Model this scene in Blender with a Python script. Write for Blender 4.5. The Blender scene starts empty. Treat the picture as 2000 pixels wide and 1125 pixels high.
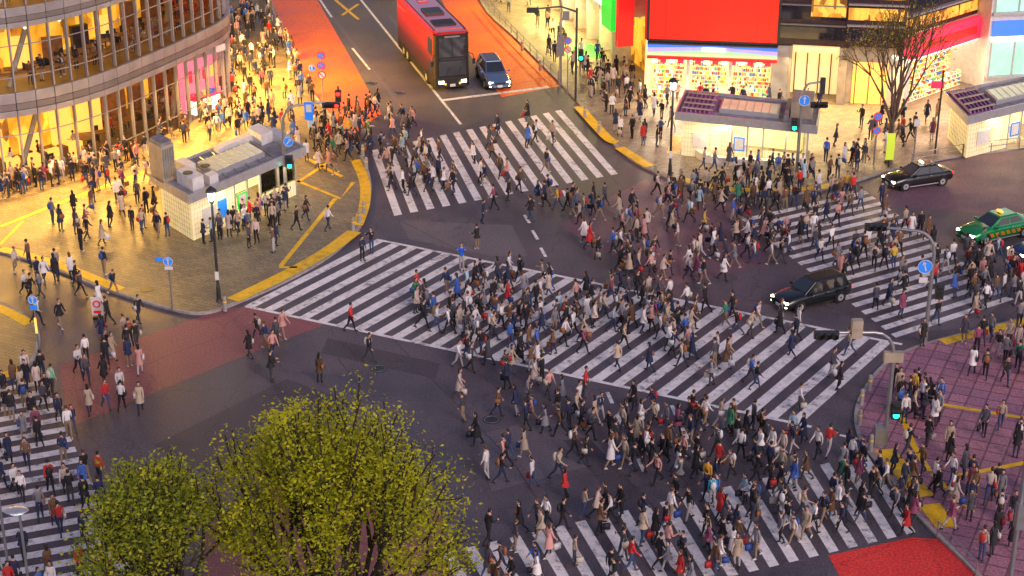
import bpy, bmesh, math, random
from math import sin, cos, pi, radians, atan2, hypot
from mathutils import Vector, Matrix
import numpy as np
R = random.Random(7)
scene = bpy.context.scene
# ------------------------------------------------------------------ survey
H = 41.0; PITCH = radians(24.0); FP = 3400.0
def GZ(u, v, z=0.0):
    a = (v-562.5)/FP; b = (u-1000.0)/FP
    t = (H-z)/(sin(PITCH)+a*cos(PITCH))
    return (b*t, (cos(PITCH)-a*sin(PITCH))*t)
def G(u, v): return GZ(u, v, 0.0)
def GL(pts, z=0.0): return [GZ(u, v, z) for u, v in pts]
# ------------------------------------------------------------------ materials
def new_mat(name):
    m = bpy.data.materials.new(name); m.use_nodes = True
    nt = m.node_tree; b = nt.nodes['Principled BSDF']
    return m, nt, b
def N(nt, t, **kw):
    n = nt.nodes.new(t)
    for k, v in kw.items(): setattr(n, k, v)
    return n
def c4(c): return (c[0], c[1], c[2], 1.0)
def mat(name, col, rough=0.6, metal=0.0, var=0.15, scale=3.0, emit=None, es=0.0, coat=0.0):
    m, nt, b = new_mat(name)
    b.inputs['Roughness'].default_value = rough
    b.inputs['Metallic'].default_value = metal
    b.inputs['Coat Weight'].default_value = coat
    tc = N(nt, 'ShaderNodeTexCoord')
    nz = N(nt, 'ShaderNodeTexNoise'); nz.inputs['Scale'].default_value = scale; nz.inputs['Detail'].default_value = 6
    nt.links.new(tc.outputs['Object'], nz.inputs['Vector'])
    mr = N(nt, 'ShaderNodeMapRange'); mr.inputs[1].default_value = 0.3; mr.inputs[2].default_value = 0.7
    mr.inputs[3].default_value = 1-var; mr.inputs[4].default_value = 1+var
    nt.links.new(nz.outputs['Fac'], mr.inputs[0])
    mx = N(nt, 'ShaderNodeVectorMath', operation='SCALE'); mx.inputs[0].default_value = col[:3]
    nt.links.new(mr.outputs[0], mx.inputs['Scale'])
    nt.links.new(mx.outputs[0], b.inputs['Base Color'])
    if emit:
        b.inputs['Emission Color'].default_value = c4(emit); b.inputs['Emission Strength'].default_value = es
    return m
def ramp(nt, stops, interp='LINEAR'):
    r = N(nt, 'ShaderNodeValToRGB'); cr = r.color_ramp; cr.interpolation = interp
    while len(cr.elements) < len(stops): cr.elements.new(0.5)
    for e, (p, c) in zip(cr.elements, stops): e.position = p; e.color = c4(c)
    return r
def asphalt(name, base, patch, wet=0.55, tiles=None):
    m, nt, b = new_mat(name)
    geo = N(nt, 'ShaderNodeNewGeometry')
    n1 = N(nt, 'ShaderNodeTexNoise'); n1.inputs['Scale'].default_value = 0.16; n1.inputs['Detail'].default_value = 8; n1.inputs['Roughness'].default_value = .72
    n2 = N(nt, 'ShaderNodeTexNoise'); n2.inputs['Scale'].default_value = 9; n2.inputs['Detail'].default_value = 6; n2.inputs['Roughness'].default_value = .75
    for n in (n1, n2): nt.links.new(geo.outputs['Position'], n.inputs['Vector'])
    r1 = ramp(nt, [(0.40, base), (0.60, patch)])
    nt.links.new(n1.outputs['Fac'], r1.inputs['Fac'])
    mr = N(nt, 'ShaderNodeMapRange'); mr.inputs[1].default_value = .3; mr.inputs[2].default_value = .7; mr.inputs[3].default_value = .4; mr.inputs[4].default_value = 1.6
    nt.links.new(n2.outputs['Fac'], mr.inputs[0])
    sc = N(nt, 'ShaderNodeVectorMath', operation='SCALE')
    nt.links.new(r1.outputs['Color'], sc.inputs[0]); nt.links.new(mr.outputs[0], sc.inputs['Scale'])
    out = sc.outputs[0]
    vo = N(nt, 'ShaderNodeTexVoronoi', feature='DISTANCE_TO_EDGE'); vo.inputs['Scale'].default_value = 0.2
    nw = N(nt, 'ShaderNodeTexNoise'); nw.inputs['Scale'].default_value = 1.2; nw.inputs['Detail'].default_value = 4
    nt.links.new(geo.outputs['Position'], nw.inputs['Vector'])
    ad = N(nt, 'ShaderNodeVectorMath', operation='ADD'); nt.links.new(geo.outputs['Position'], ad.inputs[0]); nt.links.new(nw.outputs['Color'], ad.inputs[1])
    nt.links.new(ad.outputs[0], vo.inputs['Vector'])
    cm = N(nt, 'ShaderNodeMapRange'); cm.inputs[1].default_value = 0.0; cm.inputs[2].default_value = 0.012; cm.inputs[3].default_value = 0.72; cm.inputs[4].default_value = 1
    nt.links.new(vo.outputs['Distance'], cm.inputs[0])
    s2 = N(nt, 'ShaderNodeVectorMath', operation='SCALE'); nt.links.new(out, s2.inputs[0]); nt.links.new(cm.outputs[0], s2.inputs['Scale'])
    out = s2.outputs[0]
    if tiles:
        mp = N(nt, 'ShaderNodeMapping'); mp.inputs['Rotation'].default_value = (0, 0, tiles[1])
        nt.links.new(geo.outputs['Position'], mp.inputs['Vector'])
        br = N(nt, 'ShaderNodeTexBrick'); br.offset = tiles[4] if len(tiles) > 4 else 0.5
        br.inputs['Scale'].default_value = 1.0; br.inputs['Brick Width'].default_value = tiles[0]; br.inputs['Row Height'].default_value = tiles[2]
        br.inputs['Mortar Size'].default_value = tiles[3]; br.inputs['Color1'].default_value = (1.15, 1.12, 1.08, 1); br.inputs['Color2'].default_value = (.78, .78, .84, 1)
        br.inputs['Mortar'].default_value = (.45, .43, .45, 1); br.inputs['Bias'].default_value = 0
        nt.links.new(mp.outputs[0], br.inputs['Vector'])
        mu = N(nt, 'ShaderNodeVectorMath', operation='MULTIPLY'); nt.links.new(out, mu.inputs[0]); nt.links.new(br.outputs['Color'], mu.inputs[1])
        out = mu.outputs[0]
    nt.links.new(out, b.inputs['Base Color'])
    rr = N(nt, 'ShaderNodeMapRange'); rr.inputs[1].default_value = .3; rr.inputs[2].default_value = .7; rr.inputs[3].default_value = wet-.15; rr.inputs[4].default_value = wet+.2
    nt.links.new(n1.outputs['Fac'], rr.inputs[0]); nt.links.new(rr.outputs[0], b.inputs['Roughness'])
    bp = N(nt, 'ShaderNodeBump'); bp.inputs['Strength'].default_value = .35; bp.inputs['Distance'].default_value = .02
    nt.links.new(n2.outputs['Fac'], bp.inputs['Height']); nt.links.new(bp.outputs[0], b.inputs['Normal'])
    return m
def paint(name, col, under, wear=0.36):
    m, nt, b = new_mat(name)
    geo = N(nt, 'ShaderNodeNewGeometry')
    n1 = N(nt, 'ShaderNodeTexNoise'); n1.inputs['Scale'].default_value = 2.2; n1.inputs['Detail'].default_value = 10; n1.inputs['Roughness'].default_value = .8
    nt.links.new(geo.outputs['Position'], n1.inputs['Vector'])
    n2 = N(nt, 'ShaderNodeTexNoise'); n2.inputs['Scale'].default_value = .35; n2.inputs['Detail'].default_value = 3
    nt.links.new(geo.outputs['Position'], n2.inputs['Vector'])
    mi = N(nt, 'ShaderNodeMath', operation='MULTIPLY_ADD'); mi.inputs[1].default_value = .35; nt.links.new(n2.outputs['Fac'], mi.inputs[0])
    m2 = N(nt, 'ShaderNodeMath', operation='SUBTRACT'); m2.inputs[1].default_value = .175; nt.links.new(n1.outputs['Fac'], m2.inputs[0]); nt.links.new(m2.outputs[0], mi.inputs[2])
    r1 = ramp(nt, [(wear-.03, under), (wear+.03, [c*.72 for c in col]), (.56, col)])
    nt.links.new(mi.outputs[0], r1.inputs['Fac']); nt.links.new(r1.outputs['Color'], b.inputs['Base Color'])
    b.inputs['Roughness'].default_value = .55
    return m
M = {}
M['asphalt'] = asphalt('asphalt_mat', (.078, .064, .076), (.130, .108, .122), .5)
M['patch'] = asphalt('asphalt_repair_mat', (.060, .050, .060), (.085, .070, .082), .55)
M['patch2'] = asphalt('asphalt_worn_mat', (.13, .11, .125), (.165, .14, .15), .5)
M['road_grey'] = asphalt('road_grey_mat', (.105, .090, .086), (.155, .135, .128))
M['redroad'] = asphalt('red_asphalt_mat', (.85, .13, .018), (.98, .20, .025), .5)
M['brickroad'] = asphalt('brick_asphalt_mat', (.23, .075, .082), (.30, .105, .11))
M['pinkroad'] = asphalt('mauve_asphalt_mat', (.20, .10, .12), (.145, .095, .12))
M['redroad2'] = asphalt('red_asphalt2_mat', (.78, .035, .025), (.88, .06, .045))
M['pave'] = asphalt('plaza_paving_mat', (.215, .175, .10), (.29, .24, .145), .5, (0.6, .45, 0.3, .016))
M['pave_r'] = asphalt('tile_paving_mat', (.46, .20, .235), (.37, .175, .24), .5, (0.9, .42, 0.9, .05, 0.0))
M['pave_t'] = asphalt('stone_paving_mat', (.34, .27, .19), (.27, .21, .15), .5, (0.6, -.25, 0.3, .016))
M['kerb'] = mat('kerb_mat', (.36, .33, .30), .8, var=.25)
M['white'] = paint('white_paint', (.93, .89, .86), (.17, .145, .155), .40)
M['yellow'] = paint('yellow_paint', (1.0, .60, .012), (.38, .27, .08), .37)
M['metal'] = mat('grey_metal', (.32, .33, .34), .4, .6, .12)
M['silver'] = mat('silver_metal', (.55, .56, .58), .35, .5, .1)
M['fascia1'] = mat('fascia_panel', (.34, .33, .34), .4, .35, .15, .8)
M['fascia2'] = mat('fascia_panel_dark', (.20, .185, .18), .45, .3, .15, .8)
M['darkmetal'] = mat('dark_metal', (.05, .055, .055), .45, .4, .2)
M['black'] = mat('black_plastic', (.015, .015, .016), .5, 0, .2)
M['rubber'] = mat('rubber', (.018, .018, .018), .85)
M['concrete'] = mat('concrete', (.34, .33, .31), .8, 0, .25, 1.2)
M['beige'] = mat('beige_panel', (.42, .36, .26), .6, 0, .2, 1.5)
M['whitep'] = mat('white_panel', (.70, .70, .68), .5, 0, .1)
M['tilewall'] = mat('lit_tile_wall', (.75, .70, .5), .5, 0, .15, 1.2, (1, .72, .26), .45)  # tile emits a faint warm glow, standing in for light on the wall
M['roofgrey'] = mat('roof_grey', (.24, .235, .25), .7, 0, .35, 1.8)
M['purplegrille'] = mat('purple_grille', (.28, .14, .30), .6, 0, .3)
M['litcream'] = mat('lit_cream', (.7, .6, .4), .6, 0, .2, 1.2, (1, .70, .28), .95)
M['skylight'] = mat('skylight_glass', (.45, .45, .35), .15, 0, .25, .9, (1, .8, .38), .30)
M['litwhite'] = mat('lit_white', (.8, .8, .8), .6, 0, .1, 1, (1, .90, .66), 1.6)
M['litorange'] = mat('lit_orange', (.8, .4, .1), .6, 0, .2, 1, (1, .48, .08), 1.5)
M['litpink'] = mat('lit_pink', (.8, .2, .3), .6, 0, .2, 1, (1, .20, .30), 1.1)
M['screenred'] = mat('screen_red', (.7, .02, .01), .4, 0, .05, 1, (1, .02, .008), .85)
M['redpanel'] = mat('red_panel', (.6, .02, .02), .4, 0, .1, 1, (1, .02, .02), .5)
M['crimson'] = mat('crimson_sign', (.7, .03, .08), .4, 0, .15, 2, (1, .03, .09), .95)
M['litgreen'] = mat('green_sign', (.03, .6, .08), .4, 0, .1, 1, (.02, .8, .05), .85)
M['greenglow'] = mat('green_glow', (.03, .55, .06), .4, 0, .1, 1, (.02, .7, .04), .4)  # glowing green: painted light reflection on the paving, also a kiosk panel
M['litlime'] = mat('lime_banner', (.5, .6, .05), .5, 0, .1, 1, (.65, .85, .05), .5)
M['brownwall'] = mat('brown_wall', (.045, .025, .03), .35, 0, .3)
M['bluesign'] = mat('blue_sign', (.02, .20, .72), .4, 0, .05, 1, (.02, .25, .9), .35)
M['redsign'] = mat('red_sign', (.75, .02, .02), .4, 0, .05, 1, (1, .02, .02), .15)
M['blueband'] = mat('blue_band', (.05, .2, .65), .4, 0, .1, 1, (.06, .2, .9), .75)
M['violetband'] = mat('violet_band', (.35, .3, .7), .4, 0, .1, 1, (.45, .36, .9), .75)
M['greenband'] = mat('green_band', (.35, .65, .35), .4, 0, .1, 1, (.4, .8, .35), .6)
M['tealglass'] = mat('lit_teal_window', (.3, .5, .45), .2, 0, .35, .8, (.45, .9, .68), .75)
M['darkglass'] = mat('dark_window', (.02, .02, .03), .08, 0, .3, 1, coat=1)
M['siggreen'] = mat('signal_green', (.0, .6, .4), .3, 0, 0, 1, (.02, 1, .6), 4)
M['sigred'] = mat('signal_red', (.6, .0, .0), .3, 0, 0, 1, (1, .03, .02), 4)
M['headlamp'] = mat('headlamp', (.9, .9, .85), .2, 0, 0, 1, (1, .9, .65), 6)
M['taillamp'] = mat('taillamp', (.5, .01, .01), .2, 0, 0, 1, (1, .02, .01), 2)
M['carglass'] = mat('car_glass', (.025, .032, .04), .06, 0, .1, 1, coat=1)
M['bark'] = mat('bark', (.040, .026, .020), .9, 0, .35, 6)
M['bark2'] = mat('bark_light', (.13, .085, .06), .9, 0, .35, 6)
M['wood'] = mat('wood_counter', (.30, .14, .04), .5, 0, .3, 3)
M['floorwarm'] = mat('warm_floor', (.55, .34, .08), .4, 0, .15, 1)
M['lampglass'] = mat('lamp_glass', (.9, .9, .9), .3, 0, 0, 1, (.75, .9, 1), 4)
def glassmat():
    m, nt, b = new_mat('window_glass'); nt.nodes.remove(b)
    o = nt.nodes['Material Output']; t = N(nt, 'ShaderNodeBsdfTransparent'); g = N(nt, 'ShaderNodeBsdfGlossy'); g.inputs['Roughness'].default_value = .05
    t.inputs['Color'].default_value = (.93, .96, .95, 1)
    fr = N(nt, 'ShaderNodeFresnel'); fr.inputs['IOR'].default_value = 1.5
    mx = N(nt, 'ShaderNodeMixShader'); nt.links.new(fr.outputs[0], mx.inputs[0]); nt.links.new(t.outputs[0], mx.inputs[1]); nt.links.new(g.outputs[0], mx.inputs[2])
    nt.links.new(mx.outputs[0], o.inputs[0]); return m
M['glass'] = glassmat()
def interior(name, c1, c2, c3, es, sc=0.9):
    m, nt, b = new_mat(name)
    geo = N(nt, 'ShaderNodeNewGeometry')
    mp = N(nt, 'ShaderNodeMapping'); mp.inputs['Scale'].default_value = (1, 1, .55)
    nt.links.new(geo.outputs['Position'], mp.inputs['Vector'])
    v = N(nt, 'ShaderNodeTexVoronoi', distance='CHEBYCHEV'); v.inputs['Scale'].default_value = sc
    nt.links.new(mp.outputs[0], v.inputs['Vector'])
    nz = N(nt, 'ShaderNodeTexNoise'); nz.inputs['Scale'].default_value = 1.7; nz.inputs['Detail'].default_value = 5
    nt.links.new(mp.outputs[0], nz.inputs['Vector'])
    sp = N(nt, 'ShaderNodeSeparateColor'); nt.links.new(v.outputs['Color'], sp.inputs[0])
    mi = N(nt, 'ShaderNodeMath', operation='MULTIPLY_ADD'); mi.inputs[1].default_value = .6
    nt.links.new(sp.outputs[0], mi.inputs[0]); 
    m2 = N(nt, 'ShaderNodeMath', operation='MULTIPLY'); m2.inputs[1].default_value = .45; nt.links.new(nz.outputs['Fac'], m2.inputs[0]); nt.links.new(m2.outputs[0], mi.inputs[2])
    r = ramp(nt, [(0.18, c1), (.42, c2), (.72, c3), (.95, c2)])
    nt.links.new(mi.outputs[0], r.inputs[0])
    nt.links.new(r.outputs[0], b.inputs['Base Color']); nt.links.new(r.outputs[0], b.inputs['Emission Color'])
    b.inputs['Emission Strength'].default_value = es
    return m
M['intwarm'] = interior('warm_interior', (.20, .06, .008), (.85, .38, .02), (1, .60, .07), .9, 1.3)
M['intcafe'] = interior('cafe_interior', (.06, .02, .008), (.50, .20, .02), (.95, .55, .08), .75, 1.6)
def objcol(name, usecol, stops=None, rough=.8):
    m, nt, b = new_mat(name); oi = N(nt, 'ShaderNodeObjectInfo')
    if usecol: nt.links.new(oi.outputs['Color'], b.inputs['Base Color'])
    else:
        r = ramp(nt, stops, 'CONSTANT'); nt.links.new(oi.outputs['Random'], r.inputs[0]); nt.links.new(r.outputs[0], b.inputs['Base Color'])
    b.inputs['Roughness'].default_value = rough; return m
P_COAT = objcol('coat_cloth', True)
P_TROU = objcol('trouser_cloth', False, [(0, (.012, .012, .018)), (.3, (.02, .03, .07)), (.48, (.05, .05, .06)), (.6, (.04, .07, .16)), (.74, (.28, .21, .14)), (.85, (.02, .02, .02)), (.92, (.45, .43, .42))])
P_SKIN = mat('skin', (.58, .35, .24), .6, 0, .05)
P_HAIR = objcol('hair', False, [(0, (.01, .008, .007)), (.5, (.03, .015, .01)), (.8, (.09, .04, .02)), (.93, (.012, .01, .01))], .5)
P_SHOE = objcol('shoe_leather', False, [(0, (.01, .01, .01)), (.55, (.08, .04, .02)), (.75, (.6, .6, .58)), (.88, (.02, .02, .03))], .5)
P_BAG = objcol('bag_cloth', False, [(0, (.02, .02, .03)), (.25, (.3, .12, .04)), (.45, (.6, .55, .45)), (.6, (.45, .03, .03)), (.72, (.03, .08, .3)), (.85, (.7, .7, .7))], .6)
P_EYE = mat('eye_dark', (.01, .008, .008), .3)
P_LIP = mat('lips', (.4, .12, .10), .5)
# ------------------------------------------------------------------ mesh builder
def area2(p): return sum(p[i][0]*p[(i+1) % len(p)][1]-p[(i+1) % len(p)][0]*p[i][1] for i in range(len(p)))
class MB:
    def __init__(s): s.v = []; s.f = []; s.m = []; s.mats = []
    def mi(s, m):
        if m not in s.mats: s.mats.append(m)
        return s.mats.index(m)
    def add(s, vs, fs, m, T=None):
        o = len(s.v); k = s.mi(m)
        if T is not None: vs = [tuple(T @ Vector(v)) for v in vs]
        s.v.extend([tuple(v) for v in vs]); s.f.extend([tuple(i+o for i in f) for f in fs]); s.m.extend([k]*len(fs))
    def box(s, c, d, m, rz=0, T=None):
        x, y, z = d[0]/2, d[1]/2, d[2]/2
        vs = [(-x, -y, -z), (x, -y, -z), (x, y, -z), (-x, y, -z), (-x, -y, z), (x, -y, z), (x, y, z), (-x, y, z)]
        fs = [(0, 3, 2, 1), (4, 5, 6, 7), (0, 1, 5, 4), (1, 2, 6, 5), (2, 3, 7, 6), (3, 0, 4, 7)]
        Q = Matrix.Translation(c) @ Matrix.Rotation(rz, 4, 'Z')
        if T is not None: Q = T @ Q
        s.add(vs, fs, m, Q)
    def prism(s, poly, z0, z1, m, side=None):
        if area2(poly) < 0: poly = poly[::-1]
        n = len(poly); vs = [(x, y, z0) for x, y in poly]+[(x, y, z1) for x, y in poly]
        s.add(vs, [tuple(range(n, 2*n)), tuple(range(n-1, -1, -1))], m)
        s.add(vs, [(i, (i+1) % n, n+(i+1) % n, n+i) for i in range(n)], side or m)
    def sheet(s, poly, z, m):
        if area2(poly) < 0: poly = poly[::-1]
        s.add([(x, y, z) for x, y in poly], [tuple(range(len(poly)))], m)
    def tube(s, path, rad, m, n=8, cap=True):
        path = [Vector(p) for p in path]
        if not hasattr(rad, '__len__'): rad = [rad]*len(path)
        vs = []; prev = None
        for i, p in enumerate(path):
            d = (path[min(i+1, len(path)-1)]-path[max(i-1, 0)]).normalized()
            if prev is None:
                a = Vector((1, 0, 0)) if abs(d.x) < .8 else Vector((0, 1, 0))
            else: a = prev
            u = (a-d*a.dot(d)).normalized(); w = d.cross(u); prev = u
            for k in range(n):
                t = 2*pi*k/n; vs.append(tuple(p+(u*cos(t)+w*sin(t))*rad[i]))
        fs = []
        for i in range(len(path)-1):
            for k in range(n):
                fs.append((i*n+k, i*n+(k+1) % n, (i+1)*n+(k+1) % n, (i+1)*n+k))
        if cap: fs.append(tuple(range(n-1, -1, -1))); fs.append(tuple((len(path)-1)*n+k for k in range(n)))
        s.add(vs, fs, m)
    def disc(s, c, nrm, r, th, m, n=20):
        c = Vector(c); nrm = Vector(nrm).normalized()
        s.tube([c-nrm*th/2, c+nrm*th/2], r, m, n)
    def ell(s, c, r, m, nu=10, nv=7, T=None):
        vs = []; fs = []
        for j in range(nv+1):
            t = pi*j/nv
            for i in range(nu):
                p = 2*pi*i/nu; vs.append((c[0]+r[0]*sin(t)*cos(p), c[1]+r[1]*sin(t)*sin(p), c[2]+r[2]*cos(t)))
        for j in range(nv):
            for i in range(nu): fs.append((j*nu+i, (j+1)*nu+i, (j+1)*nu+(i+1) % nu, j*nu+(i+1) % nu))
        s.add(vs, fs, m, T)
    def mesh(s, name, smooth=False):
        me = bpy.data.meshes.new(name); me.from_pydata(s.v, [], s.f)
        for m in s.mats: me.materials.append(m)
        me.polygons.foreach_set('material_index', s.m)
        if smooth: me.polygons.foreach_set('use_smooth', [True]*len(s.f))
        me.update(); return me
    def obj(s, name, parent=None, loc=None, rz=0, smooth=False, bevel=0, sub=0):
        o = bpy.data.objects.new(name, s.mesh(name, smooth)); scene.collection.objects.link(o)
        if loc: o.location = loc
        o.rotation_euler[2] = rz
        if parent: o.parent = parent
        if sub:
            q = o.modifiers.new('sub', 'SUBSURF'); q.levels = sub; q.render_levels = sub
        if bevel:
            q = o.modifiers.new('bev', 'BEVEL'); q.width = bevel; q.segments = 2; q.limit_method = 'ANGLE'
        return o
def empty(name, loc=(0, 0, 0)):
    e = bpy.data.objects.new(name, None); e.location = loc; scene.collection.objects.link(e); return e
def catmull(pts, k=6):
    out = []
    for i in range(len(pts)-1):
        p0 = pts[max(i-1, 0)]; p1 = pts[i]; p2 = pts[i+1]; p3 = pts[min(i+2, len(pts)-1)]
        for j in range(k):
            t = j/k
            out.append(tuple(.5*((2*p1[c])+(-p0[c]+p2[c])*t+(2*p0[c]-5*p1[c]+4*p2[c]-p3[c])*t*t+(-p0[c]+3*p1[c]-3*p2[c]+p3[c])*t**3) for c in range(2)))
    out.append(pts[-1]); return out
def offset(path, d):
    out = []
    for i, p in enumerate(path):
        a = path[max(i-1, 0)]; b = path[min(i+1, len(path)-1)]
        dx, dy = b[0]-a[0], b[1]-a[1]; L = hypot(dx, dy) or 1
        out.append((p[0]+dy/L*d, p[1]-dx/L*d))
    return out
def resample(path, step):
    out = [path[0]]; acc = 0
    for a, b in zip(path, path[1:]):
        L = hypot(b[0]-a[0], b[1]-a[1]); t = step-acc
        while t <= L:
            out.append((a[0]+(b[0]-a[0])*t/L, a[1]+(b[1]-a[1])*t/L)); t += step
        acc = L-(t-step)
    return out
def band(mb, path, w, z, m):
    a = offset(path, w/2); b = offset(path, -w/2)
    for i in range(len(path)-1): mb.sheet([a[i], a[i+1], b[i+1], b[i]], z, m)
def lerp(a, b, t): return (a[0]+(b[0]-a[0])*t, a[1]+(b[1]-a[1])*t)
# ------------------------------------------------------------------ ground & roads
mb = MB(); mb.sheet([(-1500, -300), (1500, -300), (1500, 2500), (-1500, 2500)], 0, M['asphalt']); mb.obj('asphalt_ground')
mb = MB(); mb.sheet(GL([(600, -90), (905, -90), (940, 0), (1100, 170), (905, 250), (745, 225), (620, 0)]), .003, M['road_grey']); mb.obj('road_surface')
mb = MB()
mb.sheet(GL([(300, 870), (560, 740), (700, 790), (440, 950)]), .002, M['patch'])
mb.sheet(GL([(930, 850), (1130, 800), (1190, 900), (960, 960)]), .002, M['patch2'])
mb.sheet(GL([(640, 660), (860, 710), (850, 740), (628, 690)]), .002, M['patch'])
mb.sheet(GL([(780, 430), (1000, 440), (1030, 500), (960, 500), (800, 468)]), .002, M['patch2'])
mb.sheet(GL([(1100, 860), (1150, 855), (1290, 1000), (1230, 1010)]), .0025, M['patch'])
mb.sheet(GL([(1760, 650), (1990, 470), (2100, 470), (1900, 640)]), .002, M['patch2'])
for a in ([(745, 640), (1000, 900), (1100, 1050)], [(660, 700), (900, 1010)], [(760, 420), (1040, 560)], [(1480, 560), (1760, 640)]): band(mb, GL(a), .07, .0032, M['patch'])
for a, b in (((760, 30), (880, 180)), ((800, 20), (930, 190)), ((640, 20), (800, 230))): band(mb, GL([a, b]), .35, .0045, M['patch2'])
mb.obj('road_repair_patches')
mb = MB()
mb.sheet(GL([(470, -90), (590, -90), (620, 0), (680, 105), (745, 222), (690, 262), (600, 230), (500, 60)]), .006, M['redroad'])
mb.sheet(GL([(835, -90), (925, -90), (960, 0), (1110, 165), (980, 190), (930, 130), (862, 0)]), .006, M['redroad'])
mb.obj('red_bus_lane')
mb = MB(); mb.sheet(GL([(115, 715), (430, 605), (480, 598), (640, 632), (560, 662), (135, 835)]), .004, M['brickroad']); mb.obj('brick_red_road_patch')
mb = MB(); mb.sheet(GL([(1618, 1085), (1780, 1050), (1870, 1055), (1990, 1200), (1680, 1200)]), .004, M['redroad2']); mb.obj('red_road_patch')
mb = MB(); mb.sheet(GL([(1700, 400), (1730, 335), (2300, 200), (2400, 330), (1960, 420)]), .004, M['pinkroad'])
mb.sheet(GL([(1090, 440), (1260, 350), (1460, 400), (1500, 520), (1300, 560)]), .004, M['pinkroad'])
mb.sheet(GL([(400, 1030), (560, 930), (860, 1000), (900, 1180), (400, 1200)]), .004, M['brickroad'])
mb.obj('mauve_road_patch')
plazaL = catmull(GL([(500, -140), (530, 0), (560, 85), (610, 178), (665, 250), (704, 300), (724, 350), (722, 400), (702, 450), (645, 503), (560, 552), (470, 592), (400, 615), (330, 606), (200, 566), (100, 527), (0, 495), (-250, 430)]), 4)
topR = catmull(GL([(895, -140), (935, 0), (1010, 80), (1118, 190), (1165, 245), (1215, 300), (1270, 335), (1350, 365), (1440, 380), (1560, 380), (1650, 362), (1760, 330), (1880, 306), (2000, 292), (2400, 240)]), 4)
botR = catmull(GL([(2400, 500), (2150, 580), (2000, 622), (1900, 648), (1800, 675), (1735, 705), (1690, 755), (1668, 810), (1680, 865), (1730, 930), (1790, 1010), (1850, 1070), (1910, 1130), (2000, 1240)]), 4)
leftS = catmull(GL([(-300, 540), (-60, 578), (0, 592), (50, 618), (78, 655), (70, 700), (35, 735), (-60, 765), (-300, 820)]), 4)
def pavement(name, kerb, back, m):
    mb = MB(); mb.prism(kerb+back, 0.0, .12, m, M['kerb']); o = mb.obj(name)
    k = MB(); s = -1 if area2(kerb+back) < 0 else 1
    off = offset(kerb, -.2*s)
    for i in range(len(kerb)-1): k.sheet([kerb[i], kerb[i+1], off[i+1], off[i]], .124, M['kerb'])
    k.obj('kerb')
    return o
pavement('plaza_pavement', plazaL, [(-75, 108), (-75, 230), (-30, 230)], M['pave'])
pavement('shop_pavement', topR, [(90, 240), (-10, 240)], M['pave_t'])
pavement('station_pavement', botR, [(70, 40), (80, 110)], M['pave_r'])
pavement('side_pavement', leftS, [(-60, 85)], M['pave'])
Y = MB(); z = .128
def yl(pts, w, close=False, smooth=True):
    p = GL(pts, .12); p = catmull(p, 4) if smooth and len(p) > 2 else p
    band(Y, p, w, z, M['yellow'])
yl([(455, 586), (560, 535), (640, 490), (692, 452)], .95)
yl([(698, 440), (712, 400), (712, 355), (694, 312)], .7)
yl([(0, 486), (60, 500), (150, 530), (235, 566)], .7)
yl([(0, 443), (160, 380), (290, 335)], .35); yl([(0, 478), (45, 432)], .25, smooth=False)
yl([(548, 520), (655, 388)], .3, smooth=False); yl([(560, 345), (665, 388), (690, 356)], .3, smooth=False)
yl([(575, 360), (640, 318)], .3, smooth=False); yl([(600, 310), (668, 345)], .3, smooth=False)
yl([(545, 522), (580, 522)], .25, smooth=False)
yl([(1130, 208), (1185, 268), (1205, 278)], .8); yl([(1210, 288), (1268, 325)], .8)
yl([(1335, 350), (1400, 366), (1500, 372), (1600, 366), (1640, 356)], .7)
yl([(1315, 300), (1325, 265)], .9, smooth=False)
yl([(-60, 588), (0, 602), (58, 632)], .7); yl([(-60, 745), (0, 735), (38, 722)], .7)
yl([(1728, 878), (1775, 935), (1805, 970)], 1.0); yl([(1815, 985), (1850, 1030)], 1.0, smooth=False)
yl([(1757, 800), (1785, 870), (1815, 920)], .3); yl([(1828, 788), (2050, 825)], .3, smooth=False)
yl([(1865, 930), (2050, 895)], .3, smooth=False); yl([(1840, 668), (1985, 632), (2060, 610)], .7)
yl([(1820, 925), (1900, 1000)], .25, smooth=False)
Y.obj('tactile_paving')
Y = MB()
for i, (a, b) in enumerate((((655, 0), (700, 38)), ((700, 8), (668, 30)))): band(Y, GL([a, b]), .3, .010+.003*i, M['yellow'])
Y.obj('yellow_road_marking')
def crosswalk(q, n, duty=.48, borders=False):
    A, B, C, D = GL(q)
    mb = MB()
    for i in range(n):
        t0 = (i+.0)/n; t1 = t0+duty/n
        j = R.uniform(-.004, .004)
        mb.sheet([lerp(A, B, t0), lerp(A, B, t1), lerp(D, C, t1+j*.2), lerp(D, C, t0+j*.2)], .009, M['white'])
    if borders:
        band(mb, [A, B], .25, .013, M['white']); band(mb, [D, C], .25, .013, M['white'])
    mb.obj('crosswalk')
QA = [(725, 294), (1108, 212), (1222, 337), (770, 422)]
QB = [(735, 468), (1762, 673), (1585, 834), (478, 598)]
QC = [(1447, 428), (1760, 668), (1990, 592), (1690, 373)]
QD = [(862, 1082), (1712, 882), (1808, 1035), (955, 1240)]
QE = [(85, 742), (275, 1150), (-90, 1215), (-240, 800)]
crosswalk(QA, 15); crosswalk(QB, 28, .5, True); crosswalk(QC, 18); crosswalk(QD, 21); crosswalk(QE, 19)
mb = MB()
band(mb, GL([(690, -20), (705, 0), (900, 243)]), .22, .011, M['white'])
band(mb, GL([(865, 196), (1072, 170)]), .45, .0135, M['white'])
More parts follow.
